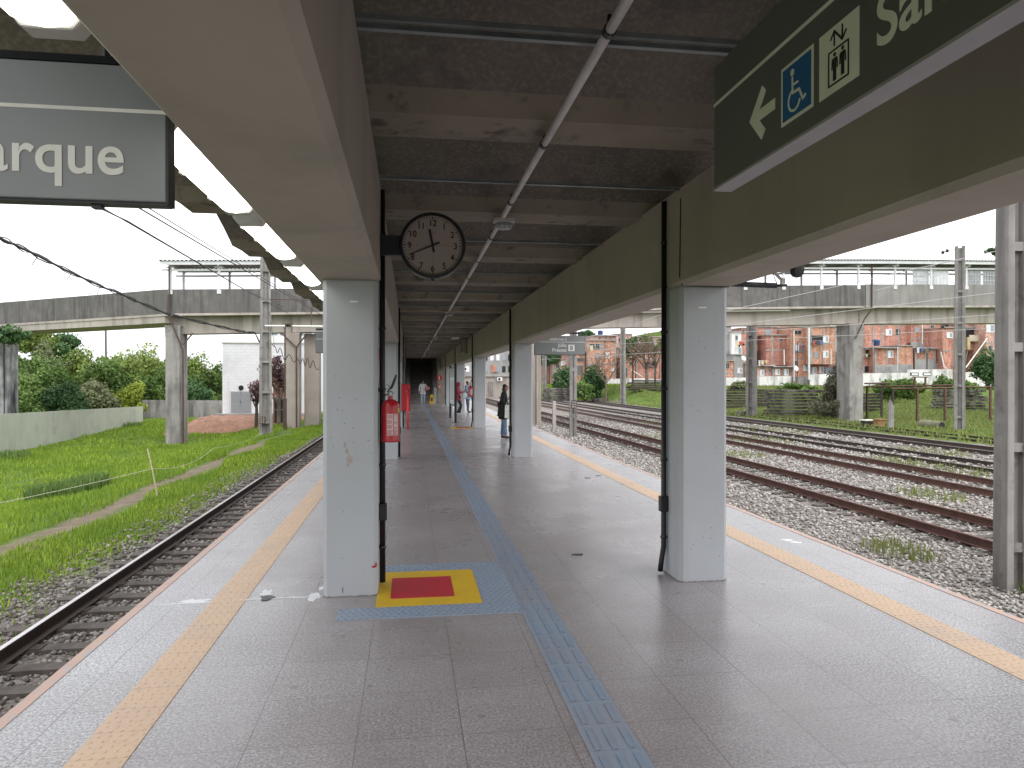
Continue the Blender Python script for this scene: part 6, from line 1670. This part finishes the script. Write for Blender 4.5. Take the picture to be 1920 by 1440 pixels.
# left contact and messenger wires over the left track
def WL(px, py, x): return at_x(px, py, x)
wire('contact_wire', [(-3.9, 2, 4.05), (-3.7, 46.5, 4.75), (-3.6, 110, 4.75)], .012, M_cable, 'lowest black wire over the left track', sagd=.02)
wire('messenger_wire', [at_d(-50, 270, 9), at_d(240, 415, 14.8), at_d(500, 566, 38), at_d(640, 640, 90)], .016, M_cable, 'heavier black wire above the left track', sagd=.02)
wire('messenger_wire', [at_d(90, 330, 11.5), at_d(300, 452, 18), at_d(452, 540, 34), at_d(610, 612, 70)], .012, M_cable, 'second black wire of the left track pair', sagd=.0)
wire('feeder_wire', [at_d(150, 310, 11), at_d(400, 465, 22), at_d(610, 592, 60)], .013, M_cable, 'uppermost thin wire running down to the left pier', sagd=.0)
# bundled sagging cable
pts = [at_d(-40, 428, 16), at_d(0, 446, 17), at_d(35, 462, 18.5), at_d(72, 480, 20), at_d(135, 512, 23), at_d(190, 537, 25.5), at_d(232, 553, 28), at_d(262, 567, 30), at_d(310, 587, 33), at_d(360, 600, 35.5), at_d(420, 614, 38), at_d(455, 622, 39.5), at_d(478, 624, 40.3), at_d(487, 642, 40.8)]
q = random.Random(3)
for j, (o_, r_) in enumerate(((0, .035), (.07, .018), (-.07, .014))):
    m = MB(); pp = []
    for i, p_ in enumerate(pts[:-1]):
        for k in range(4):
            pt = p_.lerp(pts[i + 1], k / 4); pt.z += o_ * (math.sin((i * 4 + k) * .9) if j else 1) + q.uniform(-.012, .012); pp.append(pt)
    pp.append(pts[-1]); m.tube(pp, r_, 6); tag(obj('bundled_cable', m, M_cable, smooth=True), ['thick black cable sagging across the left sky to the mast', 'thin cord wound above the thick sagging cable', 'thin cord hanging just under the thick sagging cable'][j], 'cable', 'sagging cables')
m = MB()
for (px, py, dx, dy, d) in ((72, 480, -12, 18, 20), (135, 512, -9, 13, 23), (190, 534, -12, 30, 25.5), (262, 564, 0, 8, 30)):
    a = at_d(px, py, d); b = at_d(px + dx, py + dy, d); m.tube([a, b], .012, 5)
a, b, c = at_d(178, 566, 25.5), at_d(204, 569, 25.5), at_d(204, 562, 25.5); m.tube([at_d(180, 558, 25.5), a, b, c], .01, 5)
tag(obj('cable_clip', m, M_wire), 'broken dangling ties on the thick sagging cable', 'cable tie', kind='stuff')
# bracket arm and squiggly cable by the left mast
t = thing('catenary_bracket', 'horizontal catenary bracket with insulators reaching right from the big left mast', 'bracket', at_d(498, 610, 40.5))
a, b = at_d(497, 611, 40.5), at_d(606, 612, 41)
m = MB(); m.tube([a, b], .045, 8); obj('arm', m, M_signtxt, t)
m = MB()
for k in range(4): p_ = at_d(536 + k * 3, 610, 40.4); m.lathe([(.05, -.04), (.14, 0), (.05, .04)], 10, M=Matrix.Translation(p_) @ Matrix.Rotation(R(90), 4, 'Y'))
obj('insulator', m, M_insul, t)
m = MB(); m.tube([at_d(505, 561, 40.5), at_d(600, 563, 41)], .03, 6); m.tube([at_d(584, 612, 41), at_d(584, 577, 41)], .03, 6); m.tube([at_d(548, 604, 40.5), at_d(547, 624, 40.5)], .02, 6); obj('stay_rod', m, M_brownpipe, t)
pp = []
for k in range(70):
    f_ = k / 69; px = 508 + 90 * f_; amp = 4 + 5 * math.sin(f_ * 6) ** 2; py = 643 + 55 * f_ + amp * math.sin(f_ * 46 + 2 * math.sin(f_ * 9)) * (f_ > .1) + 8 * math.sin(f_ * 5)
    pp.append(at_d(px, py, 42))
m = MB(); m.tube(pp, .022, 6); tag(obj('loose_cable', m, M_cable, smooth=True), 'wavy loose black cable hanging before the left piers', 'cable')
wire('guy_wire', [at_d(505, 585, 40), at_d(515, 650, 42)], .012, M_cable, 'thin wire dropping from the left mast', group='overhead wires')
# right hand wires
for i, (pa, pb, r_, lb) in enumerate([
    ((1362, 583, 20), (1940, 455, 12), .008, 'pale wire rising to the near right mast, highest one'),
    ((1362, 611, 30), (1940, 540, 20), .010, 'second pale wire crossing before the right girder'),
    ((1362, 625, 40), (1940, 585, 30), .011, 'third pale wire crossing before the brick houses'),
    ((1362, 640, 50), (1940, 612, 40), .012, 'lowest pale wire crossing before the brick houses'),
    ((1004, 675, 60), (1245, 660, 45), .012, 'pale wire between the sign and the nearest right column, lower'),
    ((1004, 655, 60), (1245, 640, 45), .010, 'pale wire between the sign and the nearest right column, upper'),
    ((1100, 640, 40), (1245, 588, 25), .008, 'thin pale wire slanting up to the nearest right column'),
    ((1640, 545, 45), (1792, 508, 43), .012, 'thin wire rising to the top of the ladder-like mast')]):
    wire('overhead_wire', [at_d(*pa), at_d(*pb)], r_, M_wirel, lb)
def insul(px, py, D, label):
    t = thing('insulator', label, 'insulator', at_d(px, py, D), 'mast insulators')
    for k in range(2): m = MB(); m.lathe([(.03, -.07), (.11, -.03), (.11, .03), (.03, .07)], 12, M=Matrix.Translation(at_d(px + (k - .5) * 8, py + (k - .5) * -3, D)) @ Matrix.Rotation(R(80), 4, 'Y')); obj('disc', m, M_insul, t)
    m = MB(); m.tube([at_d(px - 8, py + 2, D), at_d(px + 18, py - 4, D)], .02, 5); obj('rod', m, M_wire, t)
insul(1771, 472, 43, 'dark insulator at the top of the ladder-like mast')
insul(1771, 611, 43, 'dark insulator halfway up the ladder-like mast')
insul(1390, 647, 59, 'dark insulator on the mast right of the nearest right column')
# tall thin lamp post and far line on the left
stick('lamp_post', [(199, 690, 95), (198.5, 612, 95)], .12, M_wire, 'thin distant pole rising above the left trees', 'pole')
# two smudged sky lines
for i, (pa, pb, lb) in enumerate((((215, 612, 150), (420, 640, 150), 'faint distant power line above the left trees'), ((150, 655, 150), (420, 672, 150), 'lower faint distant power line above the left trees'))):
    wire('power_line', [at_d(*pa), at_d(*pb)], .03, M_wirel, lb, sagd=.5)

# ------------------------------------------------------------------ people
SKIN = pm('skin', (.30, .17, .12), (.27, .15, .105), 6, .55, 0)
def skinmesh(name, chains, mat, parent, sub=2, mats=None):
    """chains: list of lists of (x,y,z,r[,ry]); points that coincide are joined"""
    V = []; E = []; Rr = []; idx = {}
    def vid(p):
        k = (round(p[0], 4), round(p[1], 4), round(p[2], 4))
        if k not in idx: idx[k] = len(V); V.append(k); Rr.append((p[3], p[4] if len(p) > 4 else p[3]))
        return idx[k]
    for c in chains:
        for a, b in zip(c[:-1], c[1:]): E.append((vid(a), vid(b)))
    me = bpy.data.meshes.new(name); me.from_pydata(V, E, [])
    o = bpy.data.objects.new(name, me); COL.objects.link(o)
    sk = o.modifiers.new('skin', 'SKIN'); sk.use_smooth_shade = True
    if not me.skin_vertices: me.skin_vertices.new()
    for i, r in enumerate(Rr): me.skin_vertices[0].data[i].radius = r
    for i in range(len(V)): me.skin_vertices[0].data[i].use_root = (i == 0)
    sb = o.modifiers.new('sub', 'SUBSURF'); sb.levels = sub; sb.render_levels = sub
    dg = bpy.context.evaluated_depsgraph_get(); dg.update()
    m2 = bpy.data.meshes.new_from_object(o.evaluated_get(dg)); m2.name = name
    bpy.data.objects.remove(o)
    m2.materials.clear(); m2.materials.append(mat)
    m2.polygons.foreach_set('use_smooth', [True] * len(m2.polygons))
    r = bpy.data.objects.new(name, m2); link(r, parent)
    return r
def person(label, loc, rot, h, pose, top, legs, shoes, hairc, skirt=False, coat=0, hood=False, hairlen=.0):
    """local frame: facing -y, height scaled to h"""
    t = thing('person', label, 'person', loc); t.rotation_euler = (0, 0, rot); t.scale = (h / 1.70,) * 3
    P = dict(pel=(0, 0, .90), sp=(0, .01, 1.10), ch=(0, .0, 1.28), nk=(0, 0, 1.44), hd=(0, -.02, 1.58),
             sl=(-.17, 0, 1.39), sr=(.17, 0, 1.39), el=(-.22, .02, 1.12), er=(.22, .02, 1.12), wl=(-.23, -.04, .88), wr=(.23, -.04, .88),
             hl=(-.09, 0, .88), hr=(.09, 0, .88), kl=(-.10, -.01, .49), kr=(.10, -.01, .49), al=(-.10, .02, .09), ar=(.10, .02, .09))
    P.update(pose)
    v = lambda k, r, r2=None: (*P[k], r) if r2 is None else (*P[k], r, r2)
    def toe(k): x, y, z = P[k]; return (x, y - .15, z - .055)
    hd = Vector(P['hd'])
    def fingers(w_, e_):
        w_ = Vector(w_); e_ = Vector(e_); d = (w_ - e_).normalized(); side = d.cross(Vector((0, 1, 0)));
        if side.length < .1: side = Vector((1, 0, 0))
        side.normalize(); palm = w_ + d * .075; out = []
        for i, (o_, L) in enumerate(((-.03, .065), (-.01, .078), (.01, .074), (.03, .058))):
            b = palm + side * o_; m_ = b + d * L * .5 + Vector((0, -.006, 0)); e = b + d * L + Vector((0, -.016, 0))
            out.append([(*palm, .03, .017), (*b, .011), (*m_, .009), (*e, .007)])
        th = w_ + d * .03 - side * .035; out.append([(*w_, .026, .02), (*th, .012), (*(th + d * .04 - side * .01), .009)])
        return palm, out
    pl_, fl_ = fingers(P['wl'], P['el']); pr_, fr_ = fingers(P['wr'], P['er'])
    nk = v('nk', .055)
    ch = [[v('pel', .13, .10), v('sp', .115, .09), v('ch', .13, .095), nk, (*(hd - Vector((0, .0, .07))), .062, .07), (*hd, .078, .095), (*(hd + Vector((0, .01, .07))), .062, .075)],
          [v('ch', .13, .095), v('sl', .055), v('el', .040), v('wl', .026), (*pl_, .03, .017)], [v('ch', .13, .095), v('sr', .055), v('er', .040), v('wr', .026), (*pr_, .03, .017)],
          [v('pel', .13, .10), v('hl', .085), v('kl', .055), v('al', .038), (*toe('al'), .03)], [v('pel', .13, .10), v('hr', .085), v('kr', .055), v('ar', .038), (*toe('ar'), .03)],
          [(*hd, .078, .095), (hd.x, hd.y - .085, hd.z - .012, .014), (hd.x, hd.y - .108, hd.z - .03, .010)]]
    skinmesh('body', ch + fl_ + fr_, SKIN, t)
    # eyes, brows and mouth as small insets on the face
    m = MB()
    for s_ in (-1, 1): m.ball((hd.x + s_ * .03, hd.y - .083, hd.z + .008), (.011, .006, .006), 8, 6)
    m.box(hd.x - .02, hd.x + .02, hd.y - .088, hd.y - .080, hd.z - .062, hd.z - .055)
    e = obj('face_features', m, M_blk, None); e.parent = t
    # clothes
    r = .022
    topch = [[v('pel', .205 + coat * .035, .155 + coat * .03), v('sp', .12 + r + coat * .02, .10 + r), v('ch', .135 + r, .10 + r), (P['nk'][0], P['nk'][1], P['nk'][2] - .03, .07)],
             [v('ch', .135 + r, .10 + r), v('sl', .055 + r), v('el', .042 + r), (*Vector(P['wl']).lerp(Vector(P['el']), .12), .034 + r * .6)],
             [v('ch', .135 + r, .10 + r), v('sr', .055 + r), v('er', .042 + r), (*Vector(P['wr']).lerp(Vector(P['er']), .12), .034 + r * .6)]]
    if coat: topch.append([v('pel', .205 + coat * .035, .155 + coat * .03), (P['pel'][0], P['pel'][1] + .01, P['pel'][2] - .10, .235, .18), (P['pel'][0], P['pel'][1] + .012, P['pel'][2] - .22, .245, .19), (P['pel'][0], P['pel'][1] + .015, P['pel'][2] - .33, .25, .19)])
    else: topch.append([v('pel', .205 + coat * .035, .155 + coat * .03), (P['pel'][0], P['pel'][1], P['pel'][2] - .05, .20, .16), (P['pel'][0], P['pel'][1], P['pel'][2] - .09, .20, .16)])
    skinmesh('top', topch, top, t)
    if hood:
        skinmesh('hood', [[(P['nk'][0], P['nk'][1] + .02, P['nk'][2] - .02, .09), (hd.x, hd.y + .02, hd.z - .04, .098, .10), (hd.x, hd.y + .03, hd.z + .04, .10, .105), (hd.x, hd.y + .03, hd.z + .11, .06)]], top, t)
    lg = [[v('pel', .13, .115), v('hl', .10), v('kl', .070), (*Vector(P['al']).lerp(Vector(P['kl']), .0), .062)], [v('pel', .13, .115), v('hr', .10), v('kr', .070), (*Vector(P['ar']).lerp(Vector(P['kr']), .0), .062)]]
    skinmesh('trousers', lg, legs, t)
    for k in ('al', 'ar'):
        x, y, z = P[k]; skinmesh('shoe', [[(x, y + .045, z - .035, .055, .05), (x, y - .03, z - .035, .055, .05), (x, y - .12, z - .05, .048, .032), (x, y - .17, z - .055, .03, .022)]], shoes, t, 1)
    if not hood:
        hc = [[(hd.x, hd.y + .045, hd.z - .05, .07, .06), (hd.x, hd.y + .035, hd.z + .03, .085, .085), (hd.x, hd.y - .01, hd.z + .085, .07, .06)]]
        if hairlen: hc.append([(hd.x, hd.y + .045, hd.z - .05, .07, .06), (hd.x, hd.y + .06, hd.z - .05 - hairlen, .06, .035)])
        skinmesh('hair', hc, hairc, t, 1)
    return t
def cloth(n_, c, c2=None): return pm(n_, c, c2 or tuple(v_ * .75 for v_ in c), 14, .85, .3, 30, .004)
C_hair = cloth('dark_hair', (.02, .014, .011)); C_blk = cloth('black_cloth', (.012, .012, .014)); C_jean = cloth('blue_denim', (.16, .23, .34), (.09, .14, .22))
C_ljean = cloth('light_denim', (.36, .44, .52), (.26, .33, .41)); C_whi = cloth('white_cloth', (.62, .63, .65)); C_red = cloth('crimson_knit', (.30, .03, .055), (.22, .02, .04))
C_shoe = cloth('shoe_dark', (.03, .03, .032)); C_shoew = cloth('shoe_pale', (.55, .55, .55)); C_djean = cloth('dark_denim', (.05, .08, .15)); C_jacket = cloth('denim_jacket', (.20, .30, .42), (.10, .17, .27))
# woman walking towards the camera
p = person('person in white jacket and pale jeans walking from the stairs with a pink bag', (.93, 50.1, 0), R(-6), 1.66,
    dict(kl=(-.09, -.07, .49), al=(-.085, -.10, .09), kr=(.09, .00, .49), ar=(.085, .13, .11), er=(.25, -.02, 1.14), wr=(.20, -.17, 1.02), el=(-.25, .03, 1.12), wl=(-.26, -.03, .88)), C_whi, C_ljean, C_shoew, C_hair, hairlen=.12)
m = MB(); m.prism([(1.10, .93), (1.40, 1.02), (1.34, 1.22), (1.17, 1.18)], 'y', 49.82, 49.92); b_ = tag(obj('handbag', m, cloth('pink_bag', (.55, .16, .18)), bevel=.02), 'pinkish red handbag held by the walking person in white', 'handbag')
m = MB(); m.tube([(1.15, 49.95, 1.15), (1.05, 50.0, 1.42), (.86, 50.05, 1.44)], .012, 6); obj('strap', m, M_blk, b_)
# red hooded person leaning back on a column, looking at a phone
p = person('person in a crimson hooded sweater and black trousers looking at a phone by a column', (2.32, 34.15, 0), R(72), 1.64,
    dict(pel=(0, .05, .90), sp=(0, .08, 1.08), ch=(0, .07, 1.26), nk=(0, .02, 1.42), hd=(0, -.04, 1.55), sl=(-.17, .04, 1.36), sr=(.17, .04, 1.36), el=(-.2, -.02, 1.10), er=(.2, -.02, 1.10), wl=(-.07, -.26, 1.16), wr=(.07, -.26, 1.17),
         hl=(-.09, .04, .87), hr=(.09, .04, .87), kl=(-.09, -.17, .50), kr=(.09, -.12, .48), al=(-.09, .03, .10), ar=(.09, -.02, .08)), C_red, C_blk, C_shoew, C_hair, hood=True)
m = MB(); m.box(2.60, 2.63, 34.02, 34.10, 1.13, 1.27); tag(obj('phone', m, M_wing, bevel=.004), 'small pale phone in the hands of the person in crimson', 'phone')
m = MB(); m.lathe([(.04, -.15), (.10, -.12), (.12, 0), (.09, .11), (.03, .16)], 16, M=Matrix.Translation((2.60, 33.98, .93)) @ Matrix.Rotation(R(20), 4, 'Y') @ Matrix.Scale(.6, 4, (0, 1, 0))); tag(obj('shoulder_bag', m, cloth('pale_bag', (.50, .56, .55)), smooth=True), 'pale grey green bag at the hip of the person in crimson', 'bag')
# person in denim behind
p = person('person in a blue denim jacket standing behind the third right column', (2.95, 36.6, 0), R(60), 1.66,
    dict(el=(-.2, -.04, 1.12), wl=(-.1, -.24, 1.10), er=(.2, -.04, 1.12), wr=(.1, -.24, 1.10), kl=(-.1, -.05, .5), al=(-.1, -.10, .09)), C_jacket, C_djean, C_shoe, C_hair)
# woman in black beside the second right column
p = person('person in a long black coat and blue jeans half hidden by the second right column', (2.70, 20.3, 0), R(78), 1.61,
    dict(hd=(0, -.05, 1.57), el=(-.20, .03, 1.12), wl=(-.17, -.16, .98), er=(.2, .03, 1.1), wr=(.2, -.06, .86), kl=(-.08, -.03, .49), al=(-.08, -.05, .09), kr=(.08, .03, .49), ar=(.08, .07, .09)), C_blk, C_jean, C_shoe, C_hair, coat=1.0, hairlen=.06)
m = MB(); m.prism([(2.68, .60), (2.86, .60), (2.85, .98), (2.69, .98)], 'y', 20.02, 20.06); b_ = tag(obj('tote_bag', m, cloth('white_tote', (.66, .66, .62)), bevel=.01), 'white tote bag hanging from the hand of the person in black', 'bag')
m = MB(); m.tube([(2.72, 20.04, .97), (2.75, 20.04, 1.06), (2.79, 20.04, 1.06), (2.82, 20.04, .97)], .008, 5); obj('bag_handle', m, cloth('white_tote2', (.6, .6, .56)), b_)
# walker on the ramp: only head and shoulders show over the parapet
c = at_d(117, 560, 50.6)
p = person('person with dark hair walking on the footbridge ramp, only head and shoulders visible', (c.x, c.y, 5.55), R(60), 1.72, {}, cloth('grey_top', (.13, .13, .15)), C_djean, C_shoe, C_hair)
